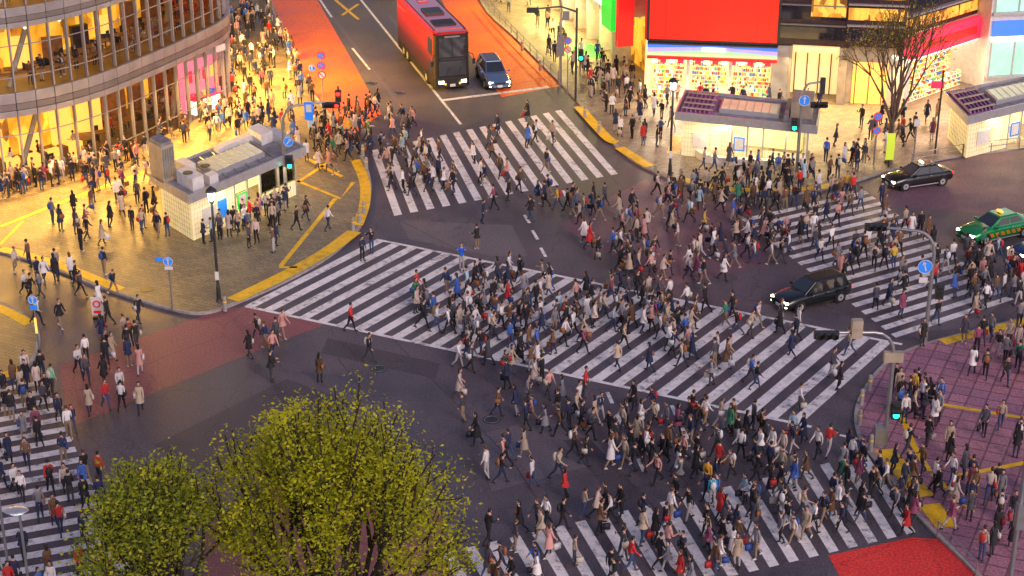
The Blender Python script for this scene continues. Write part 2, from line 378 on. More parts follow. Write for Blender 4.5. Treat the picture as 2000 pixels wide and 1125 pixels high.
for a, b in [((615, -15), (648, 34)), ((688, 94), (722, 136)), ((1100, 372), (1108, 388)), ((1024, 420), (1034, 436)), ((1040, 450), (1050, 468)), ((1056, 484), (1066, 502)), ((1070, 516), (1078, 528)),
             ((1186, 766), (1196, 788)), ((1205, 810), (1216, 832)), ((1226, 852), (1236, 876)), ((1246, 896), (1258, 922)), ((1312, 792), (1322, 814)), ((1332, 836), (1344, 858)), ((1354, 880), (1366, 902)), ((1376, 922), (1388, 944)),
             ((1640, 850), (1680, 858))]:
    band(mb, GL([a, b]), .2, .011, M['white'])
mb.obj('lane_markings')
for u, v, zz in [(780, 182, .012), (725, 163, .012), (740, 720, .010), (960, 820, .010)]:
    mb = MB(); x, y = G(u, v); mb.disc((0, 0, zz), (0, 0, 1), .45, .01, M['darkmetal'], 24); mb.tube([(.36*cos(t), .36*sin(t), zz+.006) for t in [k*pi/8 for k in range(17)]], .012, M['metal'], 4, False)
    mb.obj('manhole_cover', loc=(x, y, 0))
mb = MB(); x, y = GZ(287, 565, .12); mb.disc((0, 0, .007), (0, 0, 1), .4, .012, M['darkmetal'], 24); mb.obj('manhole_cover', loc=(x, y, .12))
# ------------------------------------------------------------------ left curved building
bl = empty('curved_glass_building')
base = [(-70, 103.5), (-52, 104.6), (-40, 106.2), (-34, 108.2), (-30.6, 110.2), (-27.9, 113.4), (-25.5, 118), (-23.4, 122.6), (-21.9, 126.9), (-22.2, 131), (-23.6, 138), (-28, 160)]
path = catmull(base, 6)
core = offset(path, -6.0)
def strip(mb, p, z0, z1, m):
    for a, b in zip(p, p[1:]): mb.add([(a[0], a[1], z0), (b[0], b[1], z0), (b[0], b[1], z1), (a[0], a[1], z1)], [(0, 1, 2, 3)], m)
back = [(-35, 170), (-75, 170)]
mb = MB(); mb.prism(core+back, .12, 26, M['concrete'], M['intwarm']); mb.obj('core', bl)
levels = [(5.0, 6.4), (10.9, 12.0), (16.5, 17.6), (22, 23), (27, 28)]
mb = MB()
for z0, z1 in levels: mb.prism(path+core[::-1], z0, z1, M['floorwarm'], M['floorwarm'])
mb.obj('floor_slabs', bl)
mb = MB()
for z0, z1 in levels:
    out = offset(path, .35)
    pts = resample(out, 1.32)
    for a, b in zip(pts, pts[1:]):
        L = hypot(b[0]-a[0], b[1]-a[1]); an = atan2(b[1]-a[1], b[0]-a[0]); c = lerp(a, b, .5)
        zt = z1+.15; zb = z0-.1; hh = zt-zb
        mb.box((c[0], c[1], zt-hh*.22), (L-.03, .25, hh*.42), M['fascia1'], an)
        mb.box((c[0], c[1], zt-hh*.58), (L-.03, .2, hh*.26), M['fascia2'], an)
        mb.box((c[0], c[1], zt-hh*.86), (L-.03, .24, hh*.25), M['fascia1'], an)
mb.obj('fascia', bl, bevel=.02)
mb = MB()
pts = resample(offset(path, .15), 1.32)
for i, p in enumerate(pts):
    q = pts[min(i+1, len(pts)-1)]; o = pts[max(i-1, 0)]; an = atan2(q[1]-o[1], q[0]-o[0])
    for z0, z1 in [(.12, 4.9), (6.6, 10.8), (12.2, 16.4), (17.8, 21.9)]:
        mb.box((p[0], p[1], (z0+z1)/2), (.10, .28, z1-z0), M['fascia1'], an)
for zz in (1.1, 3.6, 7.5, 9.6, 13.1, 15.3):
    for a, b in zip(pts, pts[1:]):
        L = hypot(b[0]-a[0], b[1]-a[1]); an = atan2(b[1]-a[1], b[0]-a[0]); c = lerp(a, b, .5)
        mb.box((c[0], c[1], zz), (L-.1, .06, .06), M['fascia1'], an)
mb.obj('mullions', bl)
mb = MB()
for z0, z1 in [(.12, 4.9), (6.5, 10.8), (12.1, 16.4)]: strip(mb, offset(path, .08), z0, z1, M['glass'])
mb.obj('glazing', bl)
mb = MB()
ci = resample(offset(path, -1.6), 7.5)
for i, p in enumerate(ci):
    for z0, z1 in [(.12, 5), (6.4, 10.9), (12, 16.5)]:
        q = ci[(i+1) % len(ci)] if i+1 < len(ci) else p
        d = lerp(p, q, .3 if i % 2 else .0)
        mb.tube([(p[0], p[1], z0), (d[0], d[1], z1)], .19, M['beige'], 10)
mb.obj('columns', bl)
mb = MB()
pp = offset(path, -.9); p2 = offset(path, -1.4)
for a, b, c, d in zip(pp, pp[1:], p2[1:], p2): mb.prism([a, b, c, d], 7.35, 7.42, M['wood'])
for off in (-3.2,):
    for zz in (.12, 6.4, 12.0):
        for p in resample(offset(path, off), 1.7):
            mb.box((p[0], p[1], zz+.72), (.9, .9, .06), M['wood'], R.random()); mb.tube([(p[0], p[1], zz), (p[0], p[1], zz+.7)], .05, M['darkmetal'], 6)
            for k in range(3):
                a = R.random()*6; x, y = p[0]+.8*cos(a), p[1]+.8*sin(a)
                mb.box((x, y, zz+.45), (.42, .42, .06), M['darkmetal'], a); mb.box((x+.2*cos(a), y+.2*sin(a), zz+.7), (.05, .4, .45), M['darkmetal'], a)
for zz in (.12, 6.4, 12.0):
    for p in resample(offset(path, -5.4), 2.9):
        h = R.uniform(1.4, 3.2); mb.box((p[0], p[1], zz+h/2), (R.uniform(.8, 2.0), .4, h), R.choice([M['wood'], M['brownwall'], M['litorange'], M['wood']]), R.uniform(.3, 1))
for zz in (4.6, 10.4, 16):
    for off in (-1.8, -3.6):
        for p in resample(offset(path, off), 2.6): mb.ell((p[0], p[1], zz-.25), (.14, .14, .14), M['litwhite'], 8, 5)
pp = offset(path, -2.3); p2 = offset(path, -2.9)
for i in range(10, 30): mb.prism([pp[i], pp[i+1], p2[i+1], p2[i]], .12, 1.15, M['litorange'] if i % 3 else M['wood'])
mb.obj('furniture_and_lamps', bl)
mb = MB()
px, py = G(400, 215)
T = Matrix.Translation((px, py, .12)) @ Matrix.Rotation(.95, 4, 'Z')
mb.box((0, .4, 2.2), (3.6, .5, 4.4), M['litpink'], 0, T); mb.box((0, .1, 4.4), (4.2, 1.2, .5), M['whitep'], 0, T)
mb.box((-.3, -.3, .55), (2.6, .8, 1.1), M['litwhite'], 0, T); mb.box((-.3, -.3, 1.14), (2.8, 1.0, .08), M['crimson'], 0, T)
for k in range(5): mb.box((-1.3+.6*k, -.32, 1.35), (.35, .4, .34), [M['crimson'], M['whitep'], M['litorange'], M['bluesign'], M['litpink']][k], 0, T)
for k in range(4): mb.box((-1.2+.8*k, .12, 2.7), (.5, .1, .9), [M['crimson'], M['whitep'], M['crimson'], M['litorange']][k], 0, T)
mb.box((1.9, .3, 3.2), (.5, .7, 2.2), M['whitep'], 0, T)
mb.obj('corner_shop_stall', bl)
# ------------------------------------------------------------------ framed facade helper
def fr(A, B):
    an = atan2(B[1]-A[1], B[0]-A[0]); L = hypot(B[0]-A[0], B[1]-A[1])
    return Matrix.Translation((A[0], A[1], .12)) @ Matrix.Rotation(an, 4, 'Z'), L
def fbox(mb, T, s0, s1, d0, d1, z0, z1, m):
    mb.box(((s0+s1)/2, -(d0+d1)/2, (z0+z1)/2), (s1-s0, abs(d1-d0), z1-z0), m, 0, T)
PROD = [mat('product_%s' % n, c, .5, 0, .1, 2, c, .6) for n, c in dict(red=(.75, .06, .03), yellow=(.9, .62, .06), blue=(.06, .14, .4), white=(.9, .85, .7), cream=(.9, .7, .4), green=(.1, .4, .1), orange=(.9, .35, .04), pink=(.8, .3, .3), brown=(.25, .10, .04), tan=(.6, .4, .2)).items()]
def shelves(mb, T, s0, s1, dep, z0, z1, rows):
    for r in range(rows):
        zz = z0+(z1-z0)*r/rows; fbox(mb, T, s0, s1, -dep-.5, -dep, zz-.04, zz, M['litcream'])
        s = s0+.05
        while s < s1-.1:
            w = R.uniform(.07, .2); h = R.uniform(.3, .78)*(z1-z0)/rows
            fbox(mb, T, s, min(s+w, s1), -dep-.35, -dep-.05, zz+.005, zz+h, R.choice(PROD)); s += w+.02
sb = empty('shop_building')
A = G(1262, 190); B = G(1512, 200); C = G(1640, 207); D = G(1758, 212)
T, L = fr(A, B)
mb = MB()
fbox(mb, T, .1, L, -14, -4.2, 0, 22, M['concrete'])
fbox(mb, T, .06, L, -4.2, -3.9, 0, 3.4, M['litcream'])
fbox(mb, T, .06, L, -3.9, 0, -.02, .03, M['whitep'])
fbox(mb, T, .06, L, -3.9, -.1, 3.2, 3.4, M['litwhite'])
fbox(mb, T, -.25, .05, -14, .1, 4.5, 22, M['redpanel']); fbox(mb, T, -.2, .05, -14, -.5, 0, 4.4, M['litcream'])
for s in (3.1, 6.3): fbox(mb, T, s-.12, s+.12, -.3, 0, .04, 3.18, M['whitep'])
fbox(mb, T, L-.3, L+.9, -4, .25, 0, 4.4, M['concrete'])
shelves(mb, T, .3, 2.7, 3.2, .2, 2.6, 7); shelves(mb, T, 3.3, 6, 3.2, .2, 2.6, 7); shelves(mb, T, 6.5, L-.4, 3.2, .2, 2.6, 7)
shelves(mb, T, .6, 2.4, 1.2, .1, 1.5, 5); shelves(mb, T, 3.6, 5.6, 1.0, .1, 1.4, 5); shelves(mb, T, 6.8, L-.6, .9, .1, 1.5, 5)
shelves(mb, T, .4, 1.8, -.55, .05, 1.1, 3); shelves(mb, T, 7, L-.5, -.4, .05, 1.1, 3)
for k in range(14): fbox(mb, T, .3+k*.66, .75+k*.66, -.6, -.57, 2.5, 3.1, M['crimson'] if k % 2 else M['litwhite'])
mb.obj('shop_front', sb)
mb = MB()
for i in range(40):
    s0 = L*i/40; s1 = L*(i+1)/40; t = i/39
    lo = 3.42; hi = 4.3
    cuts = [lo, lo+.16, lo+.16+.28*(1-abs(2*t-1))+.08, lo+.55+.25*(1-abs(2*t-1))*.8, hi]
    for (za, zb), m in zip(zip(cuts, cuts[1:]), (M['litcream'], M['greenband'], M['violetband'], M['blueband'])): fbox(mb, T, s0, s1, -.1, .42+(hi-zb)*.25, za, zb, m)
fbox(mb, T, 0, L, -.2, .8, 3.2, 3.4, M['redpanel'])
fbox(mb, T, L*.42, L*.6, .62, .68, 3.85, 4.15, M['litwhite'])
fbox(mb, T, 0, L, -.3, .7, 4.31, 4.42, M['darkmetal'])
mb.obj('awning', sb)
mb = MB(); fbox(mb, T, .02, L, -.2, .35, 4.62, 13, M['screenred'])
for s in (0, L): fbox(mb, T, s-.1, s+.1, -.18, .42, 4.5, 13.1, M['darkmetal'])
fbox(mb, T, .12, L-.12, -.2, .44, 4.45, 4.61, M['darkmetal'])
for s in (1.3, L-1.6): fbox(mb, T, s-.03, s+.03, .352, .37, 4.64, 13, M['redsign'])
mb.obj('billboard_screen', sb)
mb = MB()
T2, L2 = fr(B, C)
fbox(mb, T2, .95, L2, -10, -2.5, 0, 4.4, M['litcream']); fbox(mb, T2, .0, L2+.0, -12, .1, 4.5, 22, M['brownwall'])
fbox(mb, T2, .92, 1.1, -2.5, .1, 0, 4.4, M['beige']); fbox(mb, T2, L2-.3, L2+.3, -2.5, .15, 0, 4.4, M['beige'])
fbox(mb, T2, 1.2, L2-.4, -2.3, -.2, 4.0, 4.35, M['litcream'])
for k in range(4): fbox(mb, T2, 1.3+k*.9, 1.4+k*.9, -2.45, -2.35, 0, 3.2, M['wood'])
for r in range(6):
    fbox(mb, T2, .1, L2, .1, .16, 5.0+r*1.5, 5.9+r*1.5, M['darkglass']); fbox(mb, T2, 0, L2, .1, .3, 6.05+r*1.5, 6.13+r*1.5, M['metal'])
fbox(mb, T2, 2.3, L2-.05, .16, .2, 6.75, 8.4, M['intcafe'])
T3, L3 = fr(C, D)
fbox(mb, T3, .35, L3, -8, -.6, 0, 4.4, M['beige']); fbox(mb, T3, .02, L3, -12, .08, 4.55, 22, M['brownwall'])
fbox(mb, T3, .8, L3-.5, -.6, -.5, 0, 3.2, M['litorange'])
for k in range(4): fbox(mb, T3, 1.0+k*1.0, 1.06+k*1.0, -.5, -.4, 0, 3.2, M['darkmetal'])
for r in range(6):
    fbox(mb, T3, .1, L3-.1, .08, .13, 5.0+r*1.6, 5.9+r*1.6, M['intcafe'] if r in (1, 2) else M['darkglass'])
    fbox(mb, T3, .05, L3, .08, .4, 6.15+r*1.6, 6.25+r*1.6, M['silver'])
mb.obj('upper_facade', sb)
mb = MB()
E = G(1765, 216); F = G(1905, 166); T4, L4 = fr(E, F)
fbox(mb, T4, .1, L4, -6, -3, 0, 3.85, M['litcream']); fbox(mb, T4, .1, L4, -2.9, -.05, 3.6, 3.84, M['litwhite'])
fbox(mb, T4, -.1, L4+.2, -.4, .35, 3.9, 5.5, M['crimson']); fbox(mb, T4, 1.2, L4-1.2, .35, .37, 4.35, 5.0, M['redpanel'])
fbox(mb, T4, -.1, .4, -3, 0, 0, 3.55, M['whitep']); fbox(mb, T4, L4-.4, L4-.01, -2.8, 0, 0, 3.55, M['whitep'])
shelves(mb, T4, .5, L4-.5, 2.2, .2, 2.8, 7); shelves(mb, T4, .8, L4-1.2, .6, .1, 1.4, 4)
fbox(mb, T4, -.1, L4+.2, -9, -.5, 5.55, 22, M['brownwall'])
for r in range(8):
    fbox(mb, T4, .0, L4, -.5, -.42, 5.9+r*1.5, 6.7+r*1.5, M['darkglass'] if r % 3 else M['intcafe']); fbox(mb, T4, -.1, L4+.2, -.5, -.1, 7.0+r*1.5, 7.12+r*1.5, M['silver'])
fbox(mb, T4, L4+.25, L4+.7, -.5, .7, 4.2, 7.5, M['crimson'])
mb.obj('drugstore', sb)
S0 = G(1035, -20); S1 = G(1228, 148)
T5, L5 = fr(S0, S1)
mb = MB()
fbox(mb, T5, -25, L5-.4, -9, -1.5, 0, 22, M['intwarm']); fbox(mb, T5, -25, L5-3, -1.5, .3, 4.0, 4.5, M['litwhite'])
fbox(mb, T5, -25, L5-.4, -1.49, .05, 4.51, 22, M['beige'])
for k in range(12): fbox(mb, T5, L5-4-k*3.4, L5-3.7-k*3.4, -1.48, .15, 0, 3.98, M['whitep'])
for k in range(8): fbox(mb, T5, L5-8.9-k*3.4, L5-7.6-k*3.4, -1.48, -1.0, .1, 2.6, [M['litcream'], M['crimson'], M['litwhite'], M['litlime']][k % 4])
fbox(mb, T5, L5-4.5, L5-2.0, .31, .9, 3, 15, M['litgreen']); fbox(mb, T5, L5-1.95, L5-.41, .06, .5, 3.2, 13, M['concrete'])
fbox(mb, T5, L5-.3, L5+.3, -.2, 1.1, 2.4, 6.5, M['redpanel'])
mb.obj('street_wing', sb)
mb = MB(); fbox(mb, T5, L5-9, L5-5, .2, 3.2, .01, .02, M['greenglow']); mb.obj('green_light_patch')  # reflected green shop light, painted as a glowing sheet on the pavement
wb = empty('white_building')
T6, L6 = fr(G(1918, 182), G(2350, 160)); mb = MB()
fbox(mb, T6, 0, L6, -12, 0, 0, 22, M['whitep'])
for r in range(4):
    z0 = 1.3+r*5.0
    fbox(mb, T6, .2, L6, .0, .06, z0, z0+2.6, M['tealglass']); fbox(mb, T6, .2, L6, 0, .2, z0+3.1, z0+4.3, M['blueband'] if r == 0 else M['crimson']); fbox(mb, T6, .2, L6, 0, .18, z0+2.75, z0+3.08, M['litwhite'])
    for k in range(9): fbox(mb, T6, .2+k*1.9, .32+k*1.9, .06, .14, z0, z0+2.6, M['silver'])
    fbox(mb, T6, .1, L6, 0, .3, z0-.25, z0-.05, M['silver'])
mb.obj('facade', wb)
# ------------------------------------------------------------------ kiosks
def kiosk(name, F_, R_, B_, L_, zr, fancy):
    F, Rr, Bk, Lf = [GZ(u, v, zr) for u, v in (F_, R_, B_, L_)]
    def P(s, t):
        a = lerp(F, Rr, s); b = lerp(Lf, Bk, s); return lerp(a, b, t)
    def pr(mb, s0, s1, t0, t1, z0, z1, m, side=None): mb.prism([P(s0, t0), P(s1, t0), P(s1, t1), P(s0, t1)], z0, z1, m, side)
    e = empty(name, (F[0], F[1], 0))
    def fin(mb, n):
        o = mb.obj(n); o.parent = e; o.location = (-F[0], -F[1], 0); return o
    mb = MB()
    pr(mb, 0, 1, 0, 1, zr-.45, zr-.05, M['roofgrey'], M['silver'])
    for (a, b, c, d) in ((0, 1, 0, .025), (0, 1, .975, 1), (0, .012, .025, .975), (.988, 1, .025, .975)): pr(mb, a, b, c, d, zr-.049, zr+.13, M['silver'])
    fin(mb, 'roof')
    mb = MB()
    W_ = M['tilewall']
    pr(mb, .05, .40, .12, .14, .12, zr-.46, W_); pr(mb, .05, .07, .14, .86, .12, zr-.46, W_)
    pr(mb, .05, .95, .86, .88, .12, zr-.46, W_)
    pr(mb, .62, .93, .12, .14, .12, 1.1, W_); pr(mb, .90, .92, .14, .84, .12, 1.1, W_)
    pr(mb, .09, .88, .80, .82, .12, zr-.55, M['litcream'])
    for s in (.40, .51, .62, .78, .93): pr(mb, s, s+.012, .12, .16, .12, zr-.5, M['silver'])
    pr(mb, .08, .9, .3, .6, zr-.56, zr-.47, M['litwhite'])
    pr(mb, .03, .97, .03, .06, zr-.5, zr-.46, M['litwhite']); pr(mb, .015, .03, .1, .9, zr-.5, zr-.46, M['litwhite'])
    for k in range(1, 16): pr(mb, .05+.35*k/16, .0508+.35*k/16, .117, .12, .15, zr-.55, M['metal'])
    for k in range(1, 8): pr(mb, .05, .40, .1175, .1199, .12+k*.33, .13+k*.33, M['metal'])
    for k in range(1, 12): pr(mb, .048, .0497, .14+.72*k/12, .143+.72*k/12, .15, zr-.55, M['metal'])
    for k in range(1, 8): pr(mb, .0475, .0495, .14, .86, .12+k*.33, .13+k*.33, M['metal'])
    for k in range(1, 14): pr(mb, .62+.31*k/14, .6212+.31*k/14, .117, .12, .15, 1.08, M['metal'])
    pr(mb, .42, .50, .10, .115, .9, 1.9, M['greenglow'] if fancy else M['bluesign']); pr(mb, .43, .49, .095, .0995, 1.0, 1.8, M['whitep'])
    pr(mb, .13, .24, .1, .115, .9, 1.9, M['whitep']); pr(mb, .26, .33, .1, .115, .8, 2.0, M['bluesign'] if fancy else M['litcream'])
    for k in range(6): pr(mb, .42+.03*k, .445+.03*k, .25, .7, .12, .14, M['concrete'])
    fin(mb, 'walls')
    mb = MB(); pr(mb, .63, .93, .125, .135, 1.1, zr-.5, M['glass']); pr(mb, .905, .915, .14, .84, 1.1, zr-.5, M['glass']); fin(mb, 'glass')
    mb = MB()
    pr(mb, .30, .72, .25, .7, zr-.05, zr+.25, M['silver']); pr(mb, .31, .71, .28, .67, zr+.25, zr+.29, M['skylight'])
    for k in range(8): pr(mb, .31+k*.057, .314+k*.057, .26, .69, zr+.29, zr+.34, M['silver'])
    if fancy:
        pr(mb, .0, .10, .62, .95, zr-.04, zr+2.3, M['beige']); pr(mb, .01, .09, .64, .93, zr+2.3, zr+2.5, M['roofgrey'])
        for k in range(5): pr(mb, .01+k*.018, .02+k*.018, .612, .62, zr+.2, zr+2.1, M['metal'])
        pr(mb, .07, .16, .1, .5, zr-.04, zr+.8, M['whitep']); pr(mb, .17, .24, .55, .85, zr-.04, zr+.6, M['whitep'])
        pr(mb, .8, .9, .55, .9, zr-.04, zr+.7, M['whitep']); pr(mb, .9, .97, .3, .7, zr-.04, zr+.5, M['silver'])
        pr(mb, .2, .27, .08, .22, zr-.04, zr+.55, M['whitep']); pr(mb, .5, .8, .78, .9, zr-.04, zr+.35, M['whitep'])
        for k in range(7):
            p = P(.15+k*.1, .1+.05*(k % 2)); q = P(.18+k*.1, .9); mb.tube([(p[0], p[1], zr+.03), (q[0], q[1], zr+.05)], .04, M['metal'], 6)
        for s in (.1, .24):
            p = P(s, .3); mb.disc((p[0], p[1], zr+.83), (0, 0, 1), .3, .06, M['darkmetal'])
    else:
        pr(mb, .03, .27, .08, .92, zr-.04, zr+.06, M['purplegrille'])
        for k in range(7): pr(mb, .04+k*.032, .05+k*.032, .08, .92, zr+.061, zr+.25, M['purplegrille'])
        for k in range(4): pr(mb, .04, .26, .12+k*.22, .15+k*.22, zr+.251, zr+.33, M['beige'])
        pr(mb, .80, .95, .35, .9, zr-.04, zr+1.1, M['beige']); pr(mb, .76, .79, .1, .9, zr-.04, zr+.4, M['roofgrey'])
    fin(mb, 'roof_equipment')
    for s_, t_, en in ((.5, .45, 160), (.3, .03, 80), (.75, .03, 80)):
        li = bpy.data.lights.new(name+'_light', 'AREA'); li.shape = 'RECTANGLE'; li.size = 3; li.size_y = .5; li.energy = en; li.color = (1, .76, .36)
        lo = bpy.data.objects.new('ceiling_light', li); scene.collection.objects.link(lo); c = P(s_, t_); lo.parent = e; lo.location = (c[0]-F[0], c[1]-F[1], zr-.62)
    return [P(-.02, -.05), P(1.02, -.05), P(1.02, 1.05), P(-.02, 1.05)]
EX = []
EX.append(kiosk('station_entrance', (368, 386), (598, 290), (520, 247), (291, 341), 3.3, True))
EX.append(kiosk('station_entrance', (1318, 222), (1597, 250), (1604, 205), (1338, 178), 3.3, False))
EX.append(kiosk('station_entrance', (1890, 232), (2110, 178), (2060, 140), (1842, 182), 3.3, False))
mb = MB()
p = catmull(GL([(1350, 300), (1380, 318), (1450, 326), (1545, 330)], .12), 5)
q = offset(p, -.5)
for a, b, c, d in zip(p, p[1:], q[1:], q): mb.prism([a, b, c, d], .12, .65, M['whitep'])
mb.obj('curved_bench')
# ------------------------------------------------------------------ vehicles
def paintmat(n, c): return mat(n, c, .25, .3, .04, 1, coat=1)
CP = dict(black=paintmat('car_paint_black', (.008, .012, .012)), green=paintmat('car_paint_green', (.0, .28, .07)), blue=paintmat('car_paint_blue', (.09, .17, .34)), dblue=paintmat('car_paint_navy', (.01, .04, .14)),
          red=paintmat('bus_paint_red', (.62, .008, .006)), orange=paintmat('car_stripe_orange', (.8, .3, .02)), grey=paintmat('car_paint_grey', (.2, .2, .22)))
def car(name, u, v, u2, v2, paintm, wagon=False, taxi=None, dk=False, sc=1.0):
    x, y = G(u, v); a = G(u2, v2); an = atan2(a[1]-y, a[0]-x)
    e = empty(name, (x, y, .012)); e.rotation_euler[2] = an; e.scale = (sc, sc, sc)
    st = [(-2.36, .66, .36, .74, .80), (-2.28, .78, .27, .88, .95), (-1.7, .85, .20, .94, 1.0), (-.6, .87, .18, .94, .98), (.5, .87, .18, .93, .97), (1.1, .86, .18, .90, .97), (1.7, .84, .2, .82, .90), (2.15, .78, .25, .70, .78), (2.34, .64, .34, .58, .64)]
    if wagon: st[0] = (-2.34, .7, .36, .9, .95); st[1] = (-2.26, .8, .27, 1.0, 1.03)
    mb = MB(); vs = []; n = 12
    for X, w, zb, zs, zt in st:
        h = [(0, zb), (w*.88, zb), (w, zb+.14), (w*1.005, (zb+zs)/2), (w*.96, zs), (w*.62, zt)]
        ring = h+[(0, zt+.015)]+[(-p[0], p[1]) for p in h[:0:-1]]
        vs += [(X, p[0], p[1]) for p in ring]
    fs = []
    for i in range(len(st)-1):
        for k in range(n): fs.append((i*n+k, i*n+(k+1) % n, (i+1)*n+(k+1) % n, (i+1)*n+k))
    fs.append(tuple(range(n))); fs.append(tuple((len(st)-1)*n+k for k in range(n-1, -1, -1)))
    fs = [f[::-1] for f in fs]
    mb.add(vs, fs, paintm); mb.obj('body', e, smooth=True, sub=2)
    hr = 1.46 if not wagon else 1.55
    b0, b1 = (-1.72, 1.0) if not wagon else (-2.15, 1.05); t0, t1 = (-1.12, .22) if not wagon else (-1.9, .2)
    mb = MB(); zb = .92
    cs = {'b': [(b0, -.74), (b1, -.72), (b1, .72), (b0, .74)], 't': [(t0, -.57), (t1, -.57), (t1, .57), (t0, .57)]}
    vs = [(p[0], p[1], zb) for p in cs['b']]+[(p[0], p[1], hr-.05) for p in cs['t']]+[(p[0]*.93, p[1]*.86, hr) for p in cs['t']]
    mb.add(vs, [(0, 1, 5, 4), (1, 2, 6, 5), (2, 3, 7, 6), (3, 0, 4, 7), (4, 5, 9, 8), (5, 6, 10, 9), (6, 7, 11, 10), (7, 4, 8, 11), (8, 9, 10, 11)], paintm)
    mb.obj('cabin', e, bevel=.05, smooth=False)
    g = MB()
    V = [Vector(q) for q in vs]
    def panel(a, b, c, d, s0, s1, r0, r1):
        A_, B_, C_, D_ = V[a], V[b], V[c], V[d]; nn = (B_-A_).cross(D_-A_).normalized()*.012
        f = lambda s, t: (A_.lerp(B_, s)).lerp(D_.lerp(C_, s), t)+nn
        g.add([f(s0, r0), f(s1, r0), f(s1, r1), f(s0, r1)], [(0, 1, 2, 3)], M['carglass'])
    panel(1, 2, 6, 5, .06, .94, .12, .95); panel(3, 0, 4, 7, .08, .92, .2, .92)
    for q in ((0, 1, 5, 4), (2, 3, 7, 6)):
        cuts = ((.07, .30), (.33, .60), (.63, .92)) if wagon else ((.10, .46), (.50, .88))
        if q[0] == 2: cuts = [(1-b_, 1-a_) for a_, b_ in cuts]
        for s0, s1 in cuts: panel(*q, s0, s1, .15, .88)
    g.obj('windows', e)
    w = MB()
    for X in (-1.42, 1.42):
        for s in (-1, 1):
            w.disc((X, s*.80, .32), (0, 1, 0), .385, .16, M['black'], 24); w.disc((X, s*.80, .32), (0, 1, 0), .32, .22, M['rubber'], 24)
            w.disc((X, s*.80, .32), (0, 1, 0), .2, .235, M['silver'], 16); w.disc((X, s*.80, .32), (0, 1, 0), .06, .25, M['darkmetal'], 10)
    w.obj('wheels', e)
    d = MB()
    for s in (-1, 1):
        d.box((2.22, s*.58, .62), (.16, .30, .12), M['headlamp']); d.box((-2.31, s*.58, .76), (.1, .28, .14), M['taillamp'])
        d.box((.72, s*.93, .98), (.12, .18, .12), paintm); d.box((2.26, s*.6, .38), (.1, .2, .07), M['headlamp'] if dk else M['silver'])
        for X in (-.35, .75, -1.3): d.box((X, s*.868, .62), (.012, .012, .5), M['black'])
        d.box((-.5, s*.877, .84), (.16, .02, .03), M['silver']); d.box((.55, s*.877, .84), (.16, .02, .03), M['silver'])
        d.box((0, s*.87, .26), (2.2, .03, .06), M['silver'] if taxi else M['black'])
    d.box((2.3, 0, .56), (.08, .7, .14), M['darkmetal']); d.box((2.34, 0, .40), (.06, .34, .17), M['whitep']); d.box((-2.37, 0, .6), (.04, .34, .17), M['whitep'])
    d.box((2.31, 0, .29), (.1, 1.2, .08), M['black'])
    if taxi:
        d.box((-.2, 0, hr+.02), (.2, .2, .05), M['black']); d.ell((-.2, 0, hr+.1), (.12, .3, .1), M[taxi])
    if paintm == CP['green']:
        for s in (-1, 1):
            for k in range(7):
                d.add([(-1.6+k*.4, s*.884, .45), (-1.35+k*.4, s*.884, .45), (-1.2+k*.4, s*.884, .68), (-1.45+k*.4, s*.884, .68)], [(0, 1, 2, 3)], CP['orange'])
    d.obj('trim', e, bevel=.012)
    return (x, y)
VEH = []
VEH.append(car('sedan_car', 1583, 590, 1500, 611, CP['black'], wagon=True, dk=True))
VEH.append(car('taxi', 1790, 360, 1700, 373, CP['black'], taxi='litwhite'))
VEH.append(car('taxi', 1942, 462, 1850, 482, CP['green'], taxi='litorange', sc=1.06))
VEH.append(car('sedan_car', 2040, 500, 1940, 520, CP['dblue']))
VEH.append(car('sedan_car', 2065, 300, 1980, 318, CP['black']))
VEH.append(car('hatchback_car', 963, 160, 1008, 225, CP['blue'], wagon=True, dk=True, sc=1.15))
VEH.append(car('sedan_car', 745, -14, 785, 40, CP['grey'], dk=True))
VEH.append(car('sedan_car', 2095, 392, 1990, 412, CP['grey']))
# bus
bx, by = G(884, 178); bh = atan2(-.955, .285)
e = empty('double_decker_bus', (bx, by, .012)); e.rotation_euler[2] = bh
W = 1.42; HB = 4.75; Lb = 12.5
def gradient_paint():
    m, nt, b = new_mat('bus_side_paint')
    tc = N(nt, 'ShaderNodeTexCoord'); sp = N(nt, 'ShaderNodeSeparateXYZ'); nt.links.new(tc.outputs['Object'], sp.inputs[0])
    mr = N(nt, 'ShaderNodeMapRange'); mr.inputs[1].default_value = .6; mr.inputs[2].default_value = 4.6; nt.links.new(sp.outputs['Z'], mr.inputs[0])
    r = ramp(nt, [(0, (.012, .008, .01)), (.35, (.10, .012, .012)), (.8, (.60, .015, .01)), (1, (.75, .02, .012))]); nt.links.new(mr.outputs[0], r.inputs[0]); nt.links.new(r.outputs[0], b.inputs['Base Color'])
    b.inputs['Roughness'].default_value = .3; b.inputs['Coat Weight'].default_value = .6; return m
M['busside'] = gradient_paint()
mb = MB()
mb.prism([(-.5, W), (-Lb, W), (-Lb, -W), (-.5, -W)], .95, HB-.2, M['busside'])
mb.obj('upper_body', e, bevel=.1)
mb = MB(); mb.prism([(0, -W+.3), (0, W-.3), (-.2, W-.02), (-.52, W+.002), (-.52, -W-.002), (-.2, -W+.02)], .32, HB-.25, M['black']); mb.obj('front_cap', e, bevel=.12)
mb = MB(); mb.prism([(-.53, W+.003), (-Lb+.1, W+.003), (-Lb+.1, -W-.003), (-.53, -W-.003)], .32, .95, M['black']); mb.obj('lower_body', e, bevel=.05)
mb = MB(); mb.prism([(-.9, -W+.15), (-.9, W-.15), (-Lb+.2, W-.15), (-Lb+.2, -W+.15)], HB-.21, HB, CP['red'])
